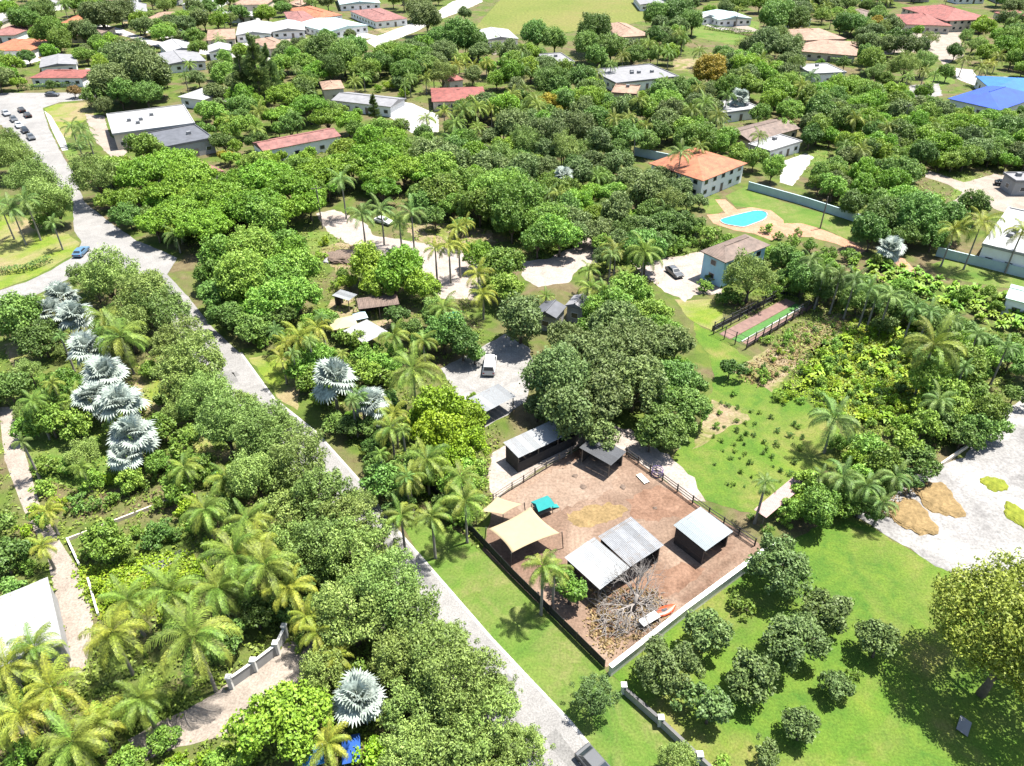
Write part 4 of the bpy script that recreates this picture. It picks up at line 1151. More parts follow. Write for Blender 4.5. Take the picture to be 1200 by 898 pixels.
# shape -> list of (R, zc, crown array, trunk mesh)
SHAPES = {}
def make_shapes():
    def add(key, R, zc, lob, nper, leaf, fl=1.0, seed=0, inner=.16, narrow=.62):
        rng = np.random.default_rng(seed)
        P, N = crown_pts(rng, lob, nper, fl, inner)
        ok = P[:, 2] > 0.08
        Q = leaf_quads(P[ok], N[ok], leaf, rng, narrow)
        SHAPES.setdefault(key, []).append((R, zc, Q, trunk_mesh('trunk', rng, lob, R, zc)))
    s = 0
    for R, k, nper, leaf in ((2.0, 26, 620, .15), (3.6, 44, 330, .20), (6.2, 80, 185, .25)):
        for v in range(3):
            s += 1; rng = np.random.default_rng(100 + s)
            zc = R * 1.15
            add('dome', R, zc, lobes_dome(rng, R, zc, k), nper, leaf, 1.0, s)
    for R, k, nper, leaf in ((4.0, 30, 420, .20), (6.5, 46, 240, .25)):
        for v in range(3):
            s += 1; rng = np.random.default_rng(200 + s)
            zc = R * 1.0
            add('spread', R, zc, lobes_spread(rng, R, zc, k), nper, leaf, .55, s, .1)
    # fine leaved trees: more, smaller lobes and a ragged outline
    for R, k, nper, leaf in ((3.2, 60, 520, .13), (5.2, 95, 300, .17), (8.2, 170, 160, .22)):
        for v in range(3):
            s += 1; rng = np.random.default_rng(300 + s)
            zc = R * 1.2
            add('fine', R, zc, lobes_dome(rng, R, zc, k, .8, (.10, .24)), nper, leaf, 1.0, s, .3, .5)
    # low bushes
    for R, k, nper, leaf in ((1.2, 9, 620, .13), (2.2, 14, 430, .17)):
        for v in range(3):
            s += 1; rng = np.random.default_rng(400 + s)
            zc = R * .62
            add('bush', R, zc, lobes_dome(rng, R, zc, k), nper, leaf, 1.0, s)
    # leafy crop plants with long leaves
    for v in range(3):
        s += 1; rng = np.random.default_rng(500 + s)
        R = 1.3; Q = []
        n = 46
        for i in range(n):
            a = rng.uniform(0, 6.283); el = rng.uniform(.1, 1.3); l = rng.uniform(.7, 1.35)
            b = np.array([rng.uniform(-.35, .35), rng.uniform(-.35, .35), rng.uniform(.4, 1.0)])
            d = np.array([math.cos(a) * math.cos(el), math.sin(a) * math.cos(el), math.sin(el)])
            sd = np.array([-math.sin(a), math.cos(a), 0]) * .24
            mid = b + d * l * .55; tip = b + d * l + np.array([0, 0, -.45 * l])
            Q.append([b, mid - sd, tip, mid + sd])
        SHAPES.setdefault('crop', []).append((R, .9, np.array(Q), MB().tube([(0, 0, -.05), (0, 0, 1.0)], [.07, .04], 6).mesh('stem', SHAFT)))
    # feathery pine: tall cone of drooping sprays
    for v in range(2):
        s += 1; rng = np.random.default_rng(600 + s)
        R, Hh = 3.6, 15.0
        n = 9000
        t = rng.uniform(0.12, 1, n) ** 0.85
        br = rng.integers(0, 70, n); bt = rng.uniform(.12, 1, 70); ba = rng.uniform(0, 6.283, 70)
        rr = R * (1 - bt[br]) ** .75 * rng.uniform(.1, 1.05, n)
        a = ba[br] + rng.normal(0, .16, n)
        P = np.stack([rr * np.cos(a), rr * np.sin(a), 1.2 + bt[br] * Hh * .92 + rr * .35 + rng.normal(0, .3, n)], 1)
        N = unit(rng.normal(size=(n, 3)) * np.array([1, 1, .35]))
        d = unit(np.stack([np.cos(a), np.sin(a), rng.uniform(.1, .9, n)], 1)); sd = unit(np.cross(d, N)) * .09
        l = rng.uniform(.35, .7, n)[:, None]
        Q = np.stack([P - sd, P + d * l - sd * .3, P + d * l + sd * .3, P + sd], 1)
        SHAPES.setdefault('pine', []).append((R, Hh * .5, Q, MB().tube([(0, 0, -.1), (.2, 0, Hh * .5), (0, 0, Hh * .97)], [.35, .22, .04], 8).mesh('trunk', BARK, True)))
make_shapes()
CROWN_CACHE = {}
def crown_mesh(key, i, mat):
    k = (key, i, mat.name)
    if k not in CROWN_CACHE:
        CROWN_CACHE[k] = quads_mesh('crown', SHAPES[key][i][2], mat)
    return CROWN_CACHE[k]

PLANTED = []          # (x, y, r)
MARKS = [('the stable', 640, 520), ('the cream sail', 614, 640), ('the white van', 574, 432), ('the bowling court', 895, 378), ('the blue house', 862, 330), ('the villa', 830, 222),
         ('the swimming pool', 872, 256), ('the aqua wall', 960, 250), ('the concrete lot', 1120, 610), ('the white wall', 800, 724), ('the bare tree', 742, 716), ('the roadside wall', 773, 850),
         ('the silver grove', 120, 490), ('the silver palm', 390, 480), ('the kerbed bed', 150, 640), ('the white metal roof', 40, 760), ('the gate wall', 300, 786), ('the side road', 60, 325),
         ('the street bend', 150, 290), ('the white flat roof', 170, 165), ('the pink bungalow', 350, 175), ('the grey roof', 425, 130), ('the red bungalow', 538, 124), ('the playing field', 660, 30),
         ('the tan house', 745, 48), ('the long grey house', 760, 100), ('the brown roof', 910, 170), ('the beige house', 970, 66), ('the red mansion', 1110, 34), ('the blue tarps', 1150, 125),
         ('the large white house', 1190, 300), ('the crop plot', 1020, 430), ('the sand yard', 650, 318), ('the royal palms', 450, 290), ('the debris heap', 402, 303), ('the grey cottage', 650, 380),
         ('the pyramid roof', 222, 122), ('the dark red bungalow', 66, 100), ('the bright orange house', 10, 66), ('the street queue', 26, 150), ('the yard lawn', 880, 520), ('the lower driveway', 250, 830),
         ('the orange roof', 80, 32), ('the broad white roof', 298, 44), ('the rosy roof', 460, 28), ('the teal roof', 862, 26), ('the tarped corner', 1240, 150), ('the pale road', 240, 60), ('the mint pavilion', 1200, 360)]
def near_to(p):
    q = min(MARKS, key=lambda m: (G(m[1], m[2]).to_2d() - p.to_2d()).length)
    return ' near ' + q[0]
KIND = {              # code -> (shape, leaf, name, category, adjective)
    'D': ('dome', L_DARK, 'evergreen_tree', 'evergreen tree', 'dark green dense evergreen tree'),
    'M': ('dome', L_MID, 'leafy_tree', 'tree', 'mid green leafy tree'),
    'B': ('spread', L_BRIGHT, 'spreading_tree', 'spreading tree', 'bright green spreading tree'),
    'b': ('dome', L_BRIGHT, 'bright_tree', 'bright tree', 'bright green round tree'),
    'O': ('fine', L_OLIVE, 'olive_tree', 'olive tree', 'olive green fine leaved tree'),
    'K': ('dome', L_OAK, 'oak_tree', 'oak tree', 'grey green oak'),
    'Y': ('dome', L_YEL, 'yellow_green_tree', 'yellow tree', 'yellow green leafy tree'),
    'W': ('fine', L_YOLIVE, 'feathery_tree', 'feathery tree', 'yellow olive feathery tree'),
    'G': ('dome', L_GOLD, 'golden_tree', 'golden tree', 'golden flowering tree'),
    'R': ('dome', L_RED, 'reddish_tree', 'reddish tree', 'small reddish leaved tree'),
    'F': ('dome', L_FRUIT, 'fruit_tree', 'fruit tree', 'round deep green fruit tree'),
    's': ('bush', L_MID, 'shrub', 'shrub', 'mid green shrub'),
    'd': ('bush', L_DARK, 'shrub', 'shrub', 'dark green shrub'),
    'y': ('bush', L_YEL, 'lime_shrub', 'lime shrub', 'lime green shrub'),
    'c': ('crop', L_YEL, 'crop_plant', 'crop plant', 'yellow green long leaved crop plant'),
    'e': ('crop', L_BRIGHT, 'banana_plant', 'banana plant', 'bright green broad leaved banana plant'),
    'P': ('pine', L_OAK, 'pine_tree', 'pine tree', 'tall feathery pine'),
    'u': ('fine', L_FRUIT, 'weeping_tree', 'weeping tree', 'dark drooping fine leaved tree'),
}
def tree(code, px, py, rpx, where, r_m=None, label=None, zs=None):
    shape, mat, name, cat, adj = KIND[code]
    V = SHAPES[shape]
    p = G(px, py)
    for _ in range(3):
        r = r_m or rpx * depth(p) / F
        i0 = min(range(len(V)), key=lambda i: abs(math.log(V[i][0] / r)))
        cands = [i for i in range(len(V)) if V[i][0] == V[i0][0]]
        zc = V[i0][1] * r / V[i0][0]
        if r > 7: zc *= 7 / r + .25 * (1 - 7 / r)
        p = G(px, py, zc)
    i = RNG.choice(cands)
    sc = r / V[i][0]
    szz = (zc / V[i][1]) * (zs or RNG.uniform(.92, 1.08))
    where = where + near_to(p)
    group = name.replace('_', ' ') + 's ' + where
    root = empty(name, (p.x, p.y, 0), label or f'{adj} {where}', cat, None if label else group, RNG.uniform(0, 6.283))
    root.scale = (sc * RNG.uniform(.94, 1.06), sc * RNG.uniform(.94, 1.06), szz)
    mesh_obj('trunk' if shape != 'crop' else 'stem', V[i][3], root)
    mesh_obj('crown' if shape not in ('bush', 'crop') else 'foliage', crown_mesh(shape, i, mat), root)
    PLANTED.append((p.x, p.y, r))
    return root

# ---- palms
def frond_arr(el, droop, rng, L=3.0, n=25, lw=.034, ll=.25):
    """feather leaf pointing along +x; returns quads (N,4,3)"""
    T = np.linspace(0, 1, 13)
    ang = el - droop * T ** 1.4
    x = np.concatenate([[0], np.cumsum(np.cos((ang[1:] + ang[:-1]) / 2) * L / 12)])
    z = np.concatenate([[0], np.cumsum(np.sin((ang[1:] + ang[:-1]) / 2) * L / 12)])
    Q = []
    for i in range(12):
        wv = .05 * (1 - T[i]) + .012
        Q.append([[x[i], -wv, z[i]], [x[i + 1], -wv * .9, z[i + 1]], [x[i + 1], wv * .9, z[i + 1]], [x[i], wv, z[i]]])
    for t in np.linspace(.14, .99, n):
        bx, bz, a = np.interp(t, T, x), np.interp(t, T, z), np.interp(t, T, ang)
        ln = L * ll * (math.sin(math.pi * (.12 + .80 * t)) ** .7) * rng.uniform(.85, 1.1)
        fw = .7 + .7 * t
        for s in (-1, 1):
            d = np.array([fw * math.cos(a), s * 1.0, fw * math.sin(a)]); d /= np.linalg.norm(d)
            up = .22
            b0 = np.array([bx, 0, bz])
            m = b0 + d * ln * .55 + np.array([0, 0, up * ln * .25 + rng.uniform(-.05, .05)])
            e = b0 + d * ln + np.array([0, 0, -.6 * ln + rng.uniform(-.1, .1)])
            wv = np.array([math.cos(a), 0, math.sin(a)]) * lw
            Q.append([b0 - wv, b0 + wv, m + wv, m - wv])
            Q.append([m - wv, m + wv, e + wv * .25, e - wv * .25])
    return np.array(Q)

def fan_arr(el, rng, pet=1.1, R=1.05):
    Q = []
    d = np.array([math.cos(el), 0, math.sin(el)]); up = np.array([-math.sin(el), 0, math.cos(el)])
    c = d * pet
    Q.append([[0, -.04, 0], list(c + np.array([0, -.03, 0])), list(c + np.array([0, .03, 0])), [0, .04, 0]])
    n = 20
    A = np.linspace(-2.5, 2.5, n)
    for a in A:
        dd = d * math.cos(a) + np.array([0, 1, 0]) * math.sin(a)
        pp = -d * math.sin(a) + np.array([0, 1, 0]) * math.cos(a)
        l = R * rng.uniform(.85, 1.08)
        hw = l * .60 * math.sin(2.5 / (n - 1)) * 1.1
        m = c + dd * l * .62 + up * .05
        tip = c + dd * l - up * .12 * l + np.array([0, 0, -.10])
        Q.append([c, m - pp * hw, tip, m + pp * hw])
    return np.array(Q)

FR = {}
_r = np.random.default_rng(5)
EL = [(1.3, 1.0), (.95, 1.7), (.5, 1.7), (.1, 1.4), (-.4, 1.0)]
FR_A = [[frond_arr(e, dr, _r) for e, dr in EL] for _ in range(2)]
FAN_A = [fan_arr(e, _r) for e in (1.2, .75, .3, -.1, -.5)]
def fr_mesh(kind, v, i, mat):
    k = (kind, v, i, mat.name)
    if k not in FR:
        FR[k] = quads_mesh('frond', FR_A[v][i] if kind == 'feather' else FAN_A[i], mat)
    return FR[k]
def rotz(Q, a, s=1.0):
    c, n = math.cos(a), math.sin(a)
    return np.einsum('ij,qkj->qki', np.array([[c, -n, 0], [n, c, 0], [0, 0, 1]]), Q) * s
PALM_JOIN = {}
def palm_join(mat, seed):
    k = (mat.name, seed)
    if k not in PALM_JOIN:
        rng = random.Random(seed)
        A = []
        for j in range(18):
            i = [0, 1, 1, 2, 2, 2, 3, 3, 4][int(j / 18 * 9)]
            A.append(rotz(FR_A[seed % 2][i][::1], j * 2.4 + rng.uniform(-.3, .3), rng.uniform(.9, 1.08)))
        PALM_JOIN[k] = quads_mesh('crown', np.concatenate(A), mat)
    return PALM_JOIN[k]
TRUNKS = {}
def palm_trunk(v, royal):
    if (v, royal) not in TRUNKS:
        rng = random.Random(v)
        m = MB(); pts = []; rad = []
        bend = rng.uniform(-.06, .06); b2 = rng.uniform(-.06, .06)
        for i in range(15):
            t = i / 14
            pts.append((bend * math.sin(t * 3.1), b2 * math.sin(t * 3.1), t - .012))
            rad.append((.026 - .008 * t + (.01 if i == 0 else 0) + (.0018 if i % 2 else 0)) * (1.15 if royal and .2 < t < .6 else 1))
        m.tube(pts, [r * 8 for r in rad], 8)
        TRUNKS[v, royal] = m
    return TRUNKS[v, royal]
TR_ME = {}
def palm(px, py, rpx, h, where, mat=None, near=True, label=None, royal=False, nfr=18, adj='green', name='palm_tree', base=None):
    mat = mat or L_PALM
    p = G(px, py, h)
    r = rpx * depth(p) / F
    s = r / 2.75
    where = where + near_to(p)
    root = empty(name, (p.x, p.y, 0), label or f'{adj} feather leaved palm {where}', 'palm', None if label else f'{adj} palms {where}', RNG.uniform(0, 6.283))
    v = RNG.randrange(4)
    key = (v, royal)
    if key not in TR_ME: TR_ME[key] = palm_trunk(v, royal).mesh('trunk', PALMBARK, True)
    t = mesh_obj('trunk', TR_ME[key], root, (0, 0, 0), (0, 0, 0), (.85, .85, h))
    if near:
        if 'shaft' not in FR: FR['shaft'] = MB().tube([(0, 0, -.55), (0, 0, -.2), (0, 0, .28)], [.16, .17, .05], 8).mesh('crownshaft', SHAFT, True)
        c = mesh_obj('crownshaft', FR['shaft'], root, (0, 0, h), (0, 0, 0), (s, s, s))
        for j in range(nfr):
            i = [0, 1, 1, 2, 2, 2, 3, 3, 4][int(j / nfr * 9)]
            f = s * RNG.uniform(.88, 1.1)
            mesh_obj('frond', fr_mesh('feather', RNG.randrange(2), i, mat), root, (0, 0, h + .1 * s), (RNG.uniform(-.12, .12), RNG.uniform(-.1, .1), j * 2.4 + RNG.uniform(-.25, .25)), (f, f, f))
    else:
        mesh_obj('crown', palm_join(mat, RNG.randrange(3)), root, (0, 0, h), (0, 0, 0), (s, s, s))
    PLANTED.append((p.x, p.y, r * .6))
    return root

def silver_palm(px, py, rpx, h, where, label=None, near=True, n=28):
    p = G(px, py, h)
    r = rpx * depth(p) / F
    s = r / 2.1
    root = empty('silver_palm', (p.x, p.y, 0), label or f'silvery blue fan palm {where}', 'silver palm', None if label else f'silver fan palms {where}', RNG.uniform(0, 6.28))
    MB().tube([(0, 0, -.05), (0, 0, h * .5), (0, 0, h)], [.3, .24, .2], 8).build('trunk', PALMBARK, root, True)
    for j in range(n):
        i = [0, 0, 1, 1, 1, 2, 2, 3, 3, 4][int(j / n * 10)]
        f = s * RNG.uniform(.85, 1.1)
        mesh_obj('frond', fr_mesh('fan', 0, i, L_SILVER), root, (0, 0, h), (RNG.uniform(-.45, .45), RNG.uniform(-.35, .35), j * 2.4 + RNG.uniform(-.4, .4)), (f, f, f))
    PLANTED.append((p.x, p.y, r * .7))

def hedge(px_pts, wd, h, label, mat=None, name='hedge'):
    pts = [G(*q) for q in px_pts]
    root = empty(name, pts[0], label, 'hedge')
    P, N = [], []
    rng = np.random.default_rng(int(px_pts[0][0] * 7 + px_pts[0][1]))
    st = MB()
    for a, b in zip(pts[:-1], pts[1:]):
        L = (b - a).length; d = (b - a) / L; nn = Vector((-d.y, d.x, 0))
        n = int(L * (wd + 2 * h) * 16)
        u = rng.uniform(0, L, n); face = rng.random(n)
        lat = np.where(face < .45, rng.uniform(-wd / 2, wd / 2, n), np.where(face < .72, -wd / 2, wd / 2) + rng.normal(0, .07, n))
        z = np.where(face < .45, h + rng.normal(0, .08, n), rng.uniform(.05, h, n))
        base = np.array(rel(root, a))
        P.append(base + np.outer(u, np.array(d)) + np.outer(lat, np.array(nn)) + np.outer(z, [0, 0, 1]))
        nv = np.where((face < .45)[:, None], np.array([[0, 0, 1.]]), np.sign(lat)[:, None] * np.array([list(nn)]))
        N.append(unit(nv + rng.normal(0, .45, (n, 3))))
        for k in range(int(L / 2) + 1):
            q = Vector(rel(root, a)) + d * min(L, k * 2.0)
            st.tube([q, q + Vector((0, 0, h * .8))], .06, 5)
    mesh_obj('foliage', quads_mesh('foliage', leaf_quads(np.concatenate(P), np.concatenate(N), .17, rng), mat or L_DARK), root)
    st.build('stem', BARK, root)
    return root

def dead_tree(px, py, label, h=6.5):
    root = empty('bare_tree', G(px, py), label, 'bare tree', rz=.6)
    rng = random.Random(11)
    tr, br = MB(), MB()
    tr.tube([(0, 0, -.1), (.2, .1, 1.2), (.5, .2, 2.2)], [.28, .22, .2], 8)
    def grow(m, p, d, l, r, k):
        q = p + d * l * .5 + Vector((rng.uniform(-.1, .1), rng.uniform(-.1, .1), rng.uniform(-.05, .1))) * l
        e = p + d * l
        m.tube([p, q, e], [r, r * .8, r * .55], 6 if k > 2 else 4, False)
        if k == 0: return
        for _ in range(3 if k > 2 else 2):
            nd = (d + Vector((rng.uniform(-1, 1), rng.uniform(-1, 1), rng.uniform(-.55, .65))) * .85).normalized()
            if nd.z < -.2: nd.z *= -.3
            grow(m, e if rng.random() < .6 else q, nd, l * rng.uniform(.62, .85), r * .55, k - 1)
    tr.build('trunk', DEADWOOD, root, True)
    for a in range(9):
        m = MB()
        t = a * .9 + rng.uniform(-.5, .5); f = rng.uniform(.35, 1.0)
        grow(m, Vector((.5 * f, .2 * f, 2.2 * f)), Vector((math.cos(t), math.sin(t), rng.uniform(.05, 1.3))).normalized(), rng.uniform(1.3, 2.5), rng.uniform(.09, .15), 5)
        m.build('branch', DEADWOOD, root)

# ------------------------------------------------------------------ planting: crown centre and radius read from the photograph
def plant(where, spec):
    for line in spec.strip().split('\n'):
        code, *rest = line.split()
        for item in rest:
            x, y, r = (float(q) for q in item.split(','))
            tree(code, x, y, r, where)

plant('on the orchard lawn', '''
s 868,708,17 1002,790,10 850,903,16''')
for x_, y_, r_, lb in ((917, 665, 33, 'tallest fruit tree at the far end of the white wall'), (975, 712, 27, 'fruit tree just behind the wide middle tree of the orchard'),
                       (928, 748, 32, 'wide fruit tree in the very middle of the orchard'), (1030, 753, 25, 'lone fruit tree standing towards the huge yellow olive tree'),
                       (827, 745, 28, 'fruit tree beside the middle of the white wall'), (878, 790, 29, 'fruit tree between the wide middle tree and the roadside wall'),
                       (833, 828, 31, 'dense fruit tree close to the low roadside wall'), (980, 806, 18, 'small fruit tree with a tiny sapling at its side'),
                       (940, 853, 23, 'medium fruit tree out on the open orchard lawn'), (897, 886, 19, 'small fruit tree at the street end of the orchard'),
                       (783, 784, 32, 'broad fruit tree at the paddock corner of the white wall')):
    tree('F', x_, y_, r_, '', label=lb)
tree('W', 1186, 756, 84, '', label='huge yellow olive tree shading the orchard lawn')
tree('W', 1262, 700, 60, '', label='yellow olive tree behind the huge one at the orchard edge')
plant('on the verge', '''
u 697,818,28
O 792,888,24''')
tree('M', 668, 690, 24, '', label='bushy green tree at the paddock fence under a leaning palm')
dead_tree(742, 716, 'bare grey leafless tree spreading over the tin sheds')

plant('in the street row', '''
O 128,330,35 106,324,15 165,345,38 100,325,22 111,335,19 195,360,35 150,385,29 135,370,15 208,400,31 224,432,41 231,442,20 240,462,33 215,462,26 214,469,20 264,500,38 302,512,36 300,517,18 334,505,27 352,545,39 330,560,20 300,556,38 372,580,38 382,581,20 330,600,37 402,606,35 393,608,17 384,640,38 424,652,41 431,632,14 344,648,32 452,690,46 447,687,16 414,720,50 486,724,40 477,710,18 502,776,47 462,776,38 466,767,18 540,800,52 496,836,44 472,823,19 560,846,46 530,886,45 517,871,17 598,890,36 482,890,41 492,906,19 625,930,45 560,930,43 546,947,19 285,472,20 318,492,25 317,503,16 412,590,25 440,640,28 419,633,21 522,748,31 576,812,30 552,797,19 612,872,31''')
plant('in the gardens across the street', '''
D 25,372,28 48,396,24 8,452,24 4,655,24 14,690,22 -8,620,26
M 70,462,26 58,494,22 88,495,20 180,545,18 205,570,20 150,560,16 230,545,18
s 60,545,16 48,575,14 84,548,14 108,566,16 50,610,14 150,575,12 130,585,12 36,640,14 30,665,12
d 90,590,14 110,592,12 250,560,14 265,590,14
y 70,590,12 40,600,12 30,622,12 215,692,14 160,690,16 190,678,14 130,700,14 112,690,10 236,668,14 200,720,16 250,640,14 258,690,12
O 250,600,26 270,570,24''')
plant('inside the kerbed bed', '''
M 118,635,24 140,642,18
d 190,622,18 172,640,14 208,628,12
s 160,626,12 152,655,10 100,648,10''')
tree('b', 330, 842, 46, '', label='round glossy green tree beside the lower driveway')
plant('around the lower driveway', '''
D 260,740,26 300,720,24 330,712,22
s 380,760,12 350,752,12 300,700,16
y 276,884,16 240,892,16 210,890,14
M 100,880,26 190,870,18 150,890,22 30,880,24''')

plant('along the boulevard', '''
O 8,168,18 18,186,22 36,212,26 52,236,28 66,246,18 -14,180,24 114,208,26
s 50,262,14''')
hedge([(-10, 322), (32, 318), (60, 306)], 1.6, 1.2, 'low clipped hedge on the corner lawn')
hedge([(24, 106), (56, 104), (96, 101)], 1.6, 1.6, 'clipped hedge in front of the dark red bungalow')
hedge([(104, 126), (124, 124)], 2.0, 1.6, 'short dark hedge by the white roofed building')
hedge([(826, 34), (880, 42)], 2.0, 2.0, 'dark hedge across the garden lawn')
hedge([(972, 74), (1010, 78)], 2.0, 2.0, 'dark hedge below the beige roofed house')
hedge([(1020, 74), (1040, 70), (1060, 76)], 1.6, 1.4, 'hedge beside the forecourt of the beige house')

plant('in the leafy belt', '''
B 168,208,30 202,190,26 150,236,22 224,212,28 250,232,30 210,250,30 282,216,28 312,210,30 182,264,22 240,266,30 342,222,28 300,246,32 380,202,28 412,198,24 362,238,24 440,186,28 472,198,26 502,194,22 270,250,26 330,250,24 200,226,24
b 430,166,16 465,162,14 400,176,16 268,184,10 316,190,14
D 150,252,16 360,214,14 170,250,14
G 296,186,10 262,182,9''')
plant('in the corner grove', '''
M 258,302,28 300,292,30 334,284,22 288,332,32 328,322,30 356,318,24 270,334,24 312,358,28 348,346,24 246,322,20
b 276,302,22 340,300,20 310,320,22 298,352,18 320,290,18
D 250,346,20 268,368,20 300,382,20 330,372,18''')
plant('by the small sheds', '''
b 430,312,24 462,322,28 494,334,22 444,334,20 480,306,18 410,330,12 560,300,16
s 415,402,18 398,396,12 448,442,18 430,420,18 462,414,16 400,320,10 392,334,8
M 445,425,18 430,440,18
D 520,392,24 542,402,22 510,372,20 482,384,16 556,414,14 500,400,18 465,370,14
y 404,328,8 380,282,8 376,300,8''')
plant('in the long dark belt', '''
M 520,224,24 550,214,26 582,224,28 612,240,28 640,254,26 656,276,24 600,262,22 630,280,22 562,242,22 530,240,18
b 590,212,16 625,232,16 560,208,14 650,262,14
D 500,240,16 510,256,14 540,262,14 490,226,12''')
plant('beside the sand', '''
M 584,312,26 590,336,22
b 674,240,17 692,252,15
K 722,250,20 746,266,18 730,286,17 704,270,17 612,200,18 588,196,16 640,196,14
D 770,262,18 760,246,16 796,262,16 780,280,14 820,262,12
s 800,288,12 784,294,10 812,284,8''')
tree('K', 610, 372, 31, '', label='round olive green tree beside the gravel yard')
plant('in the oak canopy', '''
K 648,446,38 690,424,40 660,486,34 704,474,34 732,412,36 744,452,34 716,384,30 762,402,28 792,404,22 630,478,18 670,400,24 700,510,22 680,452,26
D 792,440,26 802,472,26 780,500,26 814,452,18 762,514,18 804,500,16
b 776,470,18 800,428,14 760,440,14
M 742,344,24 716,358,24 762,364,22 778,386,20 700,366,18 690,380,16''')
plant('in the yellow clump', '''
Y 520,482,30 546,498,24 510,512,30 490,494,20 540,522,26 525,544,22 556,470,10
M 550,548,18 530,568,22 500,560,20 548,600,14
D 452,560,24 440,540,18 470,586,18 440,520,14 520,590,18 410,500,16 392,492,14''')
plant('beside the pale blue house', '''
O 880,326,28
s 850,350,14 826,336,10 866,352,10 905,345,12 926,336,14 832,326,8
D 920,306,16 940,316,18 926,322,14''')
plant('along the yard lawn', '''
D 856,430,15 796,456,10
s 892,440,11 880,436,6 838,500,5 925,395,10 900,398,8 868,512,5 898,526,4 862,528,4 846,516,4 873,531,4 910,520,5 938,524,5 860,462,5''')

for i_ in range(7):
    for j_ in range(9):
        a_ = G(842, 470).lerp(G(940, 500), j_ / 8); b_ = G(828, 560).lerp(G(925, 585), j_ / 8)
        p_ = a_.lerp(b_, i_ / 6) + Vector((RNG.uniform(-.5, .5), RNG.uniform(-.5, .5), 0))
        if RNG.random() < .25: continue
        x_, y_ = PX(p_)
        if in_poly(x_, y_, [(835, 470), (905, 455), (945, 475), (980, 505), (950, 565), (900, 600), (832, 575)]):
            tree(RNG.choice('sdds'), x_, y_, 0, 'in the sapling rows', r_m=RNG.uniform(.25, .6))
# crop plot and rough ground
rr = random.Random(3)
def scatter(where, code_w, poly, n, r_m, gap):
    xs = [p[0] for p in poly]; ys = [p[1] for p in poly]
    got = []
    codes = [c for c, w_ in code_w for _ in range(w_)]
    for _ in range(n * 25):
        if len(got) >= n: break
        x, y = rr.uniform(min(xs), max(xs)), rr.uniform(min(ys), max(ys))
        if not in_poly(x, y, poly): continue
        p = G(x, y)
        if any((p.x - a) ** 2 + (p.y - b) ** 2 < gap * gap for a, b in got): continue
        if on_open(p.x, p.y) and 'soil' in where: continue
        got.append((p.x, p.y))
        tree(rr.choice(codes), x, y, 0, where, r_m=rr.uniform(*r_m))
scatter('in the crop plot', [('c', 6), ('s', 3), ('y', 2), ('d', 1)], [(905, 470), (960, 415), (1000, 385), (1070, 375), (1110, 400), (1090, 440), (1060, 480), (1010, 500), (985, 495), (950, 470)], 120, (.8, 1.5), 1.25)
scatter('on bare soil', [('s', 3), ('d', 1), ('y', 2)], [(880, 420), (950, 378), (1000, 362), (1010, 372), (960, 410), (905, 455)], 22, (.4, .9), 1.8)
scatter('in the banana patch', [('e', 6), ('M', 1)], [(1000, 305), (1040, 300), (1100, 326), (1180, 345), (1230, 372), (1230, 396), (1150, 372), (1080, 345), (1000, 318)], 60, (1.1, 1.9), 2.0)
plant('in the corner thicket', '''
M 1100,452,28 1134,434,26 1160,486,22 1064,524,22 1022,524,22 1040,545,22 1000,562,22 960,592,26 950,566,20 930,596,16 1146,460,20 1120,478,22 1082,500,20 985,585,20 1165,420,16
b 1130,402,16 1060,500,16 1090,470,16 1010,540,16 942,580,14 1150,438,14
D 1100,490,20 1140,500,20 1076,540,20 1036,572,20 1010,590,20 1170,500,18 1128,512,18 1060,556,16 1190,460,16
s 980,520,14 1000,540,14 918,612,10 880,606,6 900,620,8 1150,520,8''')
plant('in the shady belt', '''
D 940,330,18 962,342,18 985,336,18 1006,352,18 1030,352,20 1056,362,20 1080,368,18 1104,384,20 1130,388,18 1160,402,18 1186,418,18 1040,380,14 1210,430,20
M 930,300,14 950,310,14 970,316,14 1010,330,14 1060,336,12 1190,400,14''')
plant('behind the pool lawn', '''
D 1076,256,28 1042,252,26 1022,274,20 1110,254,24 1140,238,18 1060,276,18 1095,276,18 1030,240,16
M 1050,236,20 1090,240,18
b 1010,222,16 1042,214,18 995,232,12 1020,205,14
s 900,268,8 930,285,10 950,290,10 920,290,8 975,300,12 1000,300,12 960,302,10 1030,306,12 912,276,8 935,272,6
y 990,222,10 1004,300,8
M 905,200,14 884,186,14 960,216,12''')
# palms: crown centre, half spread in the photo, height in metres
def palms(where, adj, mat, near, spec, royal=False, nfr=18):
    for item in spec.split():
        x, y, r, h = (float(q) for q in item.split(','))
        palm(x, y, r, h, where, mat, near, None, royal, nfr, adj)
palms('around the lower driveway', 'yellow green', L_PALMY, True, '132,742,40,7 372,742,26,5 340,690,32,6 60,806,40,6 24,836,42,6 384,872,30,4 300,640,34,7 395,770,22,4 360,724,24,5 8,780,34,5 110,848,36,5', nfr=16)
palms('around the lower driveway', 'dull green', L_PALM, True, '228,746,52,9 276,652,42,8 312,664,40,8 202,694,40,7 150,704,34,6 256,690,36,7 86,870,42,6 166,820,34,5 40,760,30,5 290,610,30,7', nfr=20)
palms('beside the beige driveway', 'tawny', L_PALMY, True, '55,600,20,4 50,640,18,4')
palms('standing on the street verge', 'glossy green', L_PALM, True, '545,588,30,7 506,606,26,7 636,664,26,8 480,560,24,6', nfr=18)
palm(650, 668, 22, 6.5, '', L_PALM, True, 'leaning green palm over the bushy tree at the paddock fence')
palms('in the gardens across the street', 'green', L_PALM, True, '142,396,34,7 122,374,24,6 240,598,30,5 216,548,22,5 265,560,26,5 90,470,22,4 62,476,20,4', nfr=18)
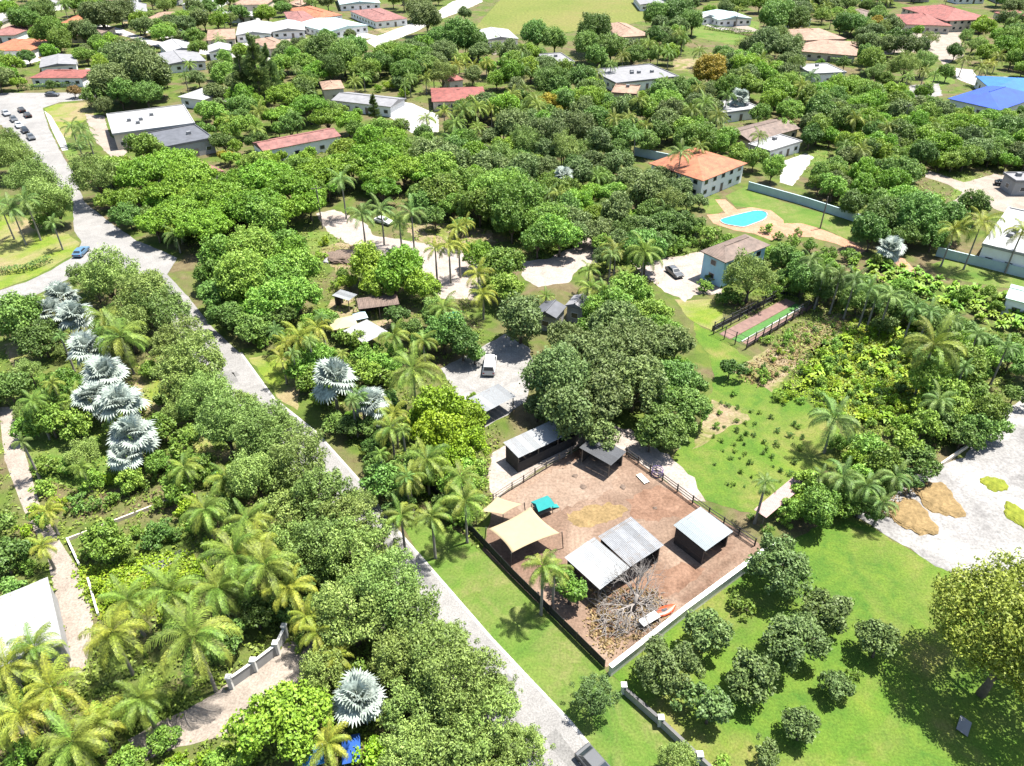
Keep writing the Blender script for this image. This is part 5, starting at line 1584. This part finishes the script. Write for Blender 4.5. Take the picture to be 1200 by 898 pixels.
palms('beside the street fence', 'yellow green', L_PALMY, True, '352,396,24,6 372,384,18,6 336,404,18,5 462,486,22,6 330,420,16,5', nfr=16)
palms('inside the fence', 'green', L_PALM, True, '484,434,34,8 458,502,24,6 500,540,30,6 470,604,24,6 520,362,22,6 540,560,26,6 462,394,20,5 496,400,20,5', nfr=18)
palms('in the royal row', 'dark', L_PALMD, True, '424,252,20,8 446,246,20,8 482,250,20,8 400,212,18,9 468,262,14,6', True, 15)
palms('in the royal row', 'yellow green', L_PALMY, True, '510,292,15,7 526,288,18,8 538,288,15,7 560,322,20,6 566,346,20,5 536,268,14,5 546,262,12,5', True, 15)
palms('behind the grey cottage', 'green', L_PALM, True, '692,338,18,6 708,342,18,6 732,328,18,6 690,318,14,5 640,348,12,4 722,348,16,5', nfr=16)
palm(1094, 406, 38, 9, '', L_PALM, True, 'tall coconut palm with a pale leaning trunk in the crop plot', nfr=22)
palm(978, 492, 32, 6, '', L_PALMD, True, 'dark coconut palm at the edge of the yard lawn', nfr=20)
palm(897, 566, 17, 7, '', L_PALMD, True, 'slim dark trunked palm beside the pink sheet roof', nfr=14)
palms('in the corner thicket', 'dark', L_PALMD, True, '988,560,26,5 1016,570,24,5 1050,560,22,5 962,560,18,4 1034,590,20,4 1100,470,22,5', nfr=16)
palms('in the shady belt', 'dark', L_PALMD, False, '985,322,18,8 1002,328,18,8 1020,338,18,8 1044,346,18,8 950,306,16,7 966,318,16,8 1072,362,16,7 1116,376,16,7 1146,392,16,7 1180,408,16,7 1090,366,16,7')
palms('before the aqua wall', 'yellow green', L_PALMY, True, '1118,270,20,8 1150,262,24,10 1198,272,20,9', nfr=18)
silver_palm(1044, 292, 18, 3.5, '', 'dusty grey green palm at the end of the pool lawn')
palms('at the corner lawn', 'dark', L_PALMD, True, '14,246,20,8 30,236,18,9 206,276,18,4 62,262,12,6 0,240,18,8 96,152,14,5 84,150,13,5 104,164,12,4 92,170,11,4', nfr=14)
palms('over the orange roofed villa', 'dark', L_PALMD, True, '798,180,16,9', nfr=16)
for x, y, r, h in ((72, 348, 22, 5), (58, 366, 20, 4), (88, 372, 24, 5), (102, 410, 26, 5.5), (122, 440, 28, 6), (108, 466, 24, 5), (142, 474, 30, 6), (156, 510, 30, 5.5), (146, 536, 22, 4)):
    silver_palm(x, y, r, h, 'in the silver grove across the street')
silver_palm(390, 446, 31, 6, '', 'big silvery fan palm at the property fence')
silver_palm(434, 472, 24, 5, '', 'smaller silvery fan palm next to the big one')
silver_palm(420, 820, 36, 4, '', 'wide silvery fan palm beside the round glossy tree')
silver_palm(660, 206, 13, 6, '', 'silvery palm under the dark oaks at the rear boundary')
silver_palm(866, 116, 14, 5, '', 'silvery palm beside the half hidden white roof')
silver_palm(452, 498, 14, 3, '', 'low silvery fan palm below the smaller one')

# far planting, listed where the photograph shows a distinct crown
plant('near the street junction', '''
K 134,92,26 168,88,28 150,76,24 120,20,18 140,14,14 186,96,16
D 28,25,14 46,18,14 110,112,14 170,108,18 140,110,16
M 56,40,18 68,50,14 160,62,13 170,172,18 190,38,13 226,42,12 230,56,10 214,20,13 100,64,11 112,50,10
b 162,28,11 10,86,11 18,96,9 130,46,10 56,28,10
R 86,106,8''')
plant('behind the white flat roof', '''
M 250,132,15 272,152,14 292,146,13 240,152,10
D 282,124,15 262,166,12 300,166,12 320,176,8
b 238,130,11 260,146,10 276,172,9
K 120,124,10 232,92,10 256,108,13 274,100,12''')
plant('behind the pink roofed bungalow', '''
B 334,114,20 362,124,22 384,140,18 330,134,18 408,142,18 346,106,16
D 380,60,20 402,66,20 418,56,16 340,150,14 390,80,16
M 456,60,16 472,66,15 432,82,12 360,98,12 440,76,10 445,152,14 420,152,12 466,150,12 326,150,10
y 456,100,8 474,110,8 444,104,6''')
tree('P', 300, 82, 20, '', label='tallest feathery pine beside the white pyramid roof')
tree('P', 284, 92, 15, '', label='slimmer feathery pine next to the tallest one')
tree('P', 316, 90, 15, '', label='feathery pine between the tallest one and the bright trees')
tree('P', 438, 128, 9, '', label='small dark conical pine by the grey roofed house', r_m=2.2)
plant('in the mansion gardens', '''
D 1052,46,13 1000,26,14 986,30,12 1192,36,13 1120,60,10
O 1090,46,9 1062,78,15 1082,74,14 1044,80,12 1140,54,11 1024,86,12 1130,44,9
b 1160,62,12 1180,54,12 1174,42,10 1150,32,12 1200,62,14 1218,48,14
M 1022,52,8 1036,92,10 1110,86,9 1200,78,10 1012,40,9 1186,70,10
G 1026,26,9
Y 1150,28,9''')
plant('around the playing field', '''
D 536,46,20 516,44,16 552,50,16 630,40,18 650,46,15 700,38,22 716,54,18 690,54,16 790,14,18 770,20,15 812,24,15 906,20,20 936,26,15
K 500,20,18 490,8,14 520,60,16 545,16,8
M 582,46,7''')
plant('in the rear wood', '''
K 600,150,20 640,160,22 680,152,20 620,140,16 660,146,16 700,166,18 720,190,18 740,210,18 690,190,16 576,160,14 760,220,16 780,226,16 570,178,12
b 694,122,16 712,132,14 690,102,13 602,88,14 622,84,13 582,92,12
D 642,96,18 656,104,14 730,160,16 756,164,16 606,116,14
M 600,76,15 660,82,13 720,150,14 780,120,18 760,130,16 800,150,16
G 642,122,12 652,132,10 834,84,20''')
plant('in front of the villa', '''
K 800,218,14 780,208,14 820,236,9 760,206,12 806,236,11 790,230,10
D 748,214,11''')
plant('hiding the walls of far houses', '''
M 1122,132,8 1150,138,8 1180,134,8 1104,124,8 736,108,7 886,176,7 520,128,7 556,128,7 400,128,7 420,132,7
D 1136,136,8 1166,138,8 1198,132,9 780,104,8 762,108,7 934,72,7 990,74,8 870,160,8 60,100,6 310,182,9
b 752,112,6 960,76,7 1076,36,7 1150,30,7 895,172,6 330,182,9 362,178,9''')
plant('in the gardens past the villa', '''
K 900,52,20 922,56,17 880,60,12 860,92,12 560,60,12
b 916,106,17 904,116,14 866,70,12 1000,148,14
M 880,100,14 850,105,14 930,130,14 820,150,14 850,160,14 864,180,14 840,172,12 890,134,12 946,118,14 920,148,10
D 960,130,18 984,144,18 950,160,14''')
palms('screening the far houses', 'green', L_PALM, False, '222,76,9,6 270,142,12,6 300,152,12,6 346,140,13,6 415,96,11,5 426,90,10,5 540,132,14,7 560,126,14,7 520,132,12,6 600,112,13,7 616,106,12,7 576,128,12,6 760,52,11,6 742,58,11,6 772,58,11,6 800,46,11,6 784,62,11,6 820,60,10,6 730,66,10,6 826,122,16,9 842,136,14,8 810,130,14,8 1002,140,14,7 1020,146,12,6 748,118,12,8 590,140,10,6 640,136,10,6 1130,70,10,6 1150,80,10,6 1084,84,9,5 1096,88,9,5 1064,90,9,5 1170,66,10,6 700,208,12,5 720,140,13,8 780,96,11,7 852,112,12,7 870,86,11,7 890,160,12,7 940,100,12,7 966,112,12,7 1010,176,13,7 990,170,12,6 610,132,12,7 630,124,12,7 560,150,12,6 500,140,12,6 480,92,10,6 492,76,10,6 820,172,13,8 700,86,10,6 716,76,10,6 1040,150,12,7 1100,150,12,6 1160,156,12,6')
palms('screening the far houses', 'tawny', L_PALMY, False, '535,76,10,6 555,78,10,6 570,74,10,6 545,70,9,6 508,88,9,5 900,80,9,6 868,50,8,6 1160,74,9,5')

# ------------------------------------------------------------------ random filling of the dense woods (kept out of what must show)
CLEAR += [
    [(0, 100), (112, 100), (120, 130), (70, 170), (110, 240), (220, 320), (215, 360), (90, 310), (0, 350)],
    [(110, 122), (190, 120), (232, 142), (256, 160), (266, 206), (236, 214), (190, 178), (150, 190), (110, 165)],
    [(300, 156), (402, 155), (402, 172), (306, 180)], [(376, 92), (460, 100), (516, 132), (516, 156), (455, 140), (380, 118)],
    [(500, 100), (574, 100), (574, 116), (504, 118)], [(556, -20), (790, -20), (756, 26), (606, 42), (560, 42)],
    [(640, 60), (676, 60), (676, 76), (640, 76)], [(722, 24), (766, 26), (764, 44), (728, 44)], [(716, 76), (800, 76), (830, 68), (824, 84), (800, 94), (750, 116), (716, 116)],
    [(810, 26), (890, 12), (890, 46), (860, 56), (810, 48)], [(740, 176), (880, 178), (884, 222), (1016, 262), (1016, 290), (910, 290), (820, 262), (800, 215), (745, 200)],
    [(860, 140), (944, 138), (946, 184), (960, 184), (930, 222), (910, 216), (916, 186), (880, 172)], [(926, 28), (1000, 34), (1006, 62), (930, 66)], [(1056, 34), (1130, 32), (1126, 56), (1090, 56)],
    [(1050, 2), (1172, 2), (1172, 32), (1056, 32)], [(950, 72), (996, 72), (996, 90), (950, 90)], [(1105, 88), (1240, 88), (1240, 126), (1110, 126)],
    [(1076, 198), (1240, 196), (1240, 345), (1090, 330), (1090, 290), (1150, 280), (1140, 245), (1105, 240)], [(205, 96), (246, 96), (246, 122), (205, 122)], [(184, 60), (246, 60), (246, 82), (186, 82)],
    [(26, 78), (100, 78), (100, 96), (26, 96)], [(-30, 44), (36, 44), (36, 58), (-30, 58)], [(70, 16), (90, 16), (90, 28), (70, 28)], [(276, 26), (360, 26), (360, 38), (280, 40)], [(340, 10), (402, 8), (402, 22), (344, 26)], [(386, 22), (430, 22), (430, 32), (386, 36)],
    [(425, 20), (490, 22), (570, -10), (560, 20), (490, 40), (430, 60)], [(436, 8), (480, 8), (480, 26), (436, 28)],
    [(560, 34), (612, 34), (612, 50), (560, 50)], [(844, 116), (896, 116), (896, 134), (844, 136)], [(138, 34), (176, 46), (172, 52), (130, 38)],
    [(940, 170), (975, 168), (975, 194), (935, 200)],
]
def blocked(px, py, rp):
    for dx, dy in ((0, 0), (-.75, 0), (.75, 0), (0, -.6), (0, .7), (.5, .5), (-.5, .5)):
        for c in CLEAR:
            if in_poly(px + dx * rp, py + dy * rp, c): return True
    return False
def fill(where, code_w, poly, n, r_m, tries=3500, gap=.7, pal=0.0):
    codes = [c for c, w_ in code_w for _ in range(w_)]
    xs = [p[0] for p in poly]; ys = [p[1] for p in poly]
    got = 0
    for _ in range(tries):
        if got >= n: break
        x, y = rr.uniform(min(xs), max(xs)), rr.uniform(min(ys), max(ys))
        if not in_poly(x, y, poly): continue
        r = rr.uniform(*r_m)
        p = G(x, y, r * 1.15)
        rp = r * F / depth(p)
        if blocked(x, y, rp): continue
        if any((p.x - a) ** 2 + (p.y - b) ** 2 < (gap * (r + q)) ** 2 for a, b, q in PLANTED): continue
        if on_open(p.x, p.y) or any(in_poly(p.x, p.y, f) for f in FOOT): continue
        if pal and rr.random() < pal:
            palm(x, y, rp * .9, rr.uniform(4, 8), where, rr.choice([L_PALM, L_PALMD]), False, None, False, 16, 'green')
        else:
            tree(rr.choice(codes), x, y, 0, where, r_m=r)
        got += 1
fill('in the orchard wood', [('D', 2), ('b', 3), ('M', 2), ('K', 1)], [(950, 90), (1060, 105), (1120, 118), (1260, 120), (1260, 205), (1160, 200), (1075, 200), (1000, 240), (960, 210), (940, 140)], 170, (2.2, 4.2), tries=7000, gap=.5)
fill('between the villas', [('D', 2), ('K', 3), ('M', 1), ('b', 1), ('O', 1)], [(716, 20), (960, 0), (1040, 0), (1060, 40), (1000, 100), (960, 150), (880, 190), (740, 180), (716, 100)], 150, (2.4, 4.8), tries=6000, gap=.54, pal=.2)
fill('in the rear wood', [('K', 3), ('D', 2), ('M', 1), ('b', 1), ('O', 1)], [(440, 40), (600, 45), (716, 60), (740, 180), (800, 200), (830, 260), (780, 300), (700, 300), (560, 200), (440, 160)], 140, (2.4, 4.8), tries=6000, gap=.54, pal=.18)
fill('among distant houses', [('D', 2), ('K', 3), ('M', 2), ('b', 2), ('O', 2)], [(-60, -40), (560, -40), (500, 60), (460, 110), (300, 150), (110, 110), (-60, 100)], 300, (2.4, 5.0), tries=9000, gap=.62, pal=.12)
fill('in far gardens', [('D', 2), ('K', 3), ('M', 1), ('b', 2), ('O', 1)], [(740, -50), (1280, -50), (1280, 90), (1170, 70), (1060, 60), (960, 10), (760, 10)], 180, (2.6, 5.5), tries=6000, gap=.65, pal=.1)
fill('in the leafy belt', [('B', 4), ('b', 1), ('M', 2)], [(110, 190), (160, 180), (270, 200), (420, 160), (560, 170), (520, 200), (380, 250), (230, 290), (130, 250)], 45, (2.5, 4.5), gap=.5)
fill('at the property margin', [('M', 3), ('D', 2), ('s', 3), ('b', 1)], [(236, 300), (400, 380), (470, 480), (560, 560), (560, 620), (500, 600), (430, 520), (360, 460), (300, 400)], 40, (1.4, 2.8), gap=.55, pal=.15)
fill('at the property rear', [('M', 3), ('D', 2), ('s', 3)], [(480, 230), (620, 190), (820, 270), (1000, 330), (1180, 400), (1100, 470), (1000, 340), (880, 300), (760, 330), (700, 280), (560, 200)], 45, (1.4, 3.0), gap=.6, pal=.1)
fill('in the gardens across the street', [('M', 2), ('O', 2), ('s', 3), ('y', 1)], [(-40, 360), (100, 360), (260, 480), (400, 640), (460, 760), (440, 900), (300, 720), (200, 600), (60, 560), (-40, 470)], 50, (1.2, 2.6), gap=.55, pal=.1)
fill('in the palm corner', [('M', 2), ('s', 3), ('D', 1)], [(-40, 790), (80, 780), (200, 820), (300, 880), (300, 960), (-40, 960)], 28, (1.0, 2.2), gap=.5, pal=.2)

# ------------------------------------------------------------------ ground cover (stuff)
def cover(name, poly_list, n, size, mat, label, hz=.35, seed=1):
    rng = np.random.default_rng(seed)
    pts = []
    for poly, k in poly_list:
        xs = [p[0] for p in poly]; ys = [p[1] for p in poly]
        c = 0
        while c < k:
            x, y = rng.uniform(min(xs), max(xs)), rng.uniform(min(ys), max(ys))
            if not in_poly(x, y, poly): continue
            p = G(x, y); c += 1
            if name == 'undergrowth' and on_open(p.x, p.y): continue
            m = rng.integers(3, 8)
            s = rng.uniform(.1, .5)
            for _ in range(m):
                pts.append((p.x + rng.normal(0, s), p.y + rng.normal(0, s), abs(rng.normal(0, hz * .6)) + .06))
    P = np.array(pts)
    N = unit(rng.normal(size=P.shape) * .6 + np.array([0, 0, .8]))
    o = mesh_obj(name, quads_mesh(name, leaf_quads(P, N, size, rng), mat))
    o['kind'] = 'stuff'; o['label'] = label; o['category'] = name.replace('_', ' ')
    return o
cover('undergrowth', [([(-40, 360), (120, 330), (300, 480), (440, 660), (620, 900), (-40, 900)], 5200), ([(236, 300), (620, 185), (560, 420), (590, 520), (560, 640), (480, 600), (380, 480)], 3000),
                      ([(760, 260), (1200, 400), (1180, 470), (1000, 600), (960, 600), (990, 500), (900, 400), (830, 330)], 3800), ([(600, 180), (850, 280), (780, 340), (600, 300)], 1500),
                      ([(100, 200), (600, 160), (230, 300)], 1500), ([(880, 180), (1240, 120), (1240, 200), (1060, 250)], 1500), ([(0, 0), (1200, 0), (1200, 180), (0, 100)], 2500)], 0, .2, L_WEED, 'low weeds and undergrowth between the trees')
cover('weeds', [([(905, 470), (960, 400), (1010, 370), (1070, 375), (1110, 400), (1060, 480), (985, 495), (950, 470)], 1500), ([(82, 668), (215, 645), (240, 660), (230, 700), (118, 728)], 900)], 0, .17, L_YEL, 'lime coloured low weeds on open beds', .3, 2)
cover('leaf_litter', [([(690, 690), (770, 690), (780, 725), (715, 770), (690, 745)], 420), ([(1005, 600), (1070, 560), (1095, 575), (1050, 610)], 160), ([(860, 440), (940, 385), (1000, 370), (930, 430), (890, 455)], 500), ([(376, 292), (424, 288), (430, 306), (400, 326)], 120)], 0, .17, L_DRY, 'brown dead leaves and clippings on bare soil', .12, 3)
tw = MB()
for k in range(260):
    c = G(rr.uniform(700, 775), rr.uniform(695, 745))
    if not in_poly(*PX(c), [(692, 700), (740, 680), (785, 690), (770, 720), (716, 764)]): continue
    a = rr.uniform(0, 6.28); l = rr.uniform(.5, 2.2)
    e = Vector((c.x + math.cos(a) * l, c.y + math.sin(a) * l, rr.uniform(.05, .7)))
    tw.tube([(c.x, c.y, .06), tuple((Vector((c.x, c.y, .1)) + e) / 2 + Vector((0, 0, .12))), tuple(e)], [.05, .04, .015], 5)
t_ = tw.build('brushwood', DEADWOOD); t_['kind'] = 'stuff'; t_['label'] = 'grey fallen branches and brushwood round the bare tree'; t_['category'] = 'brushwood'
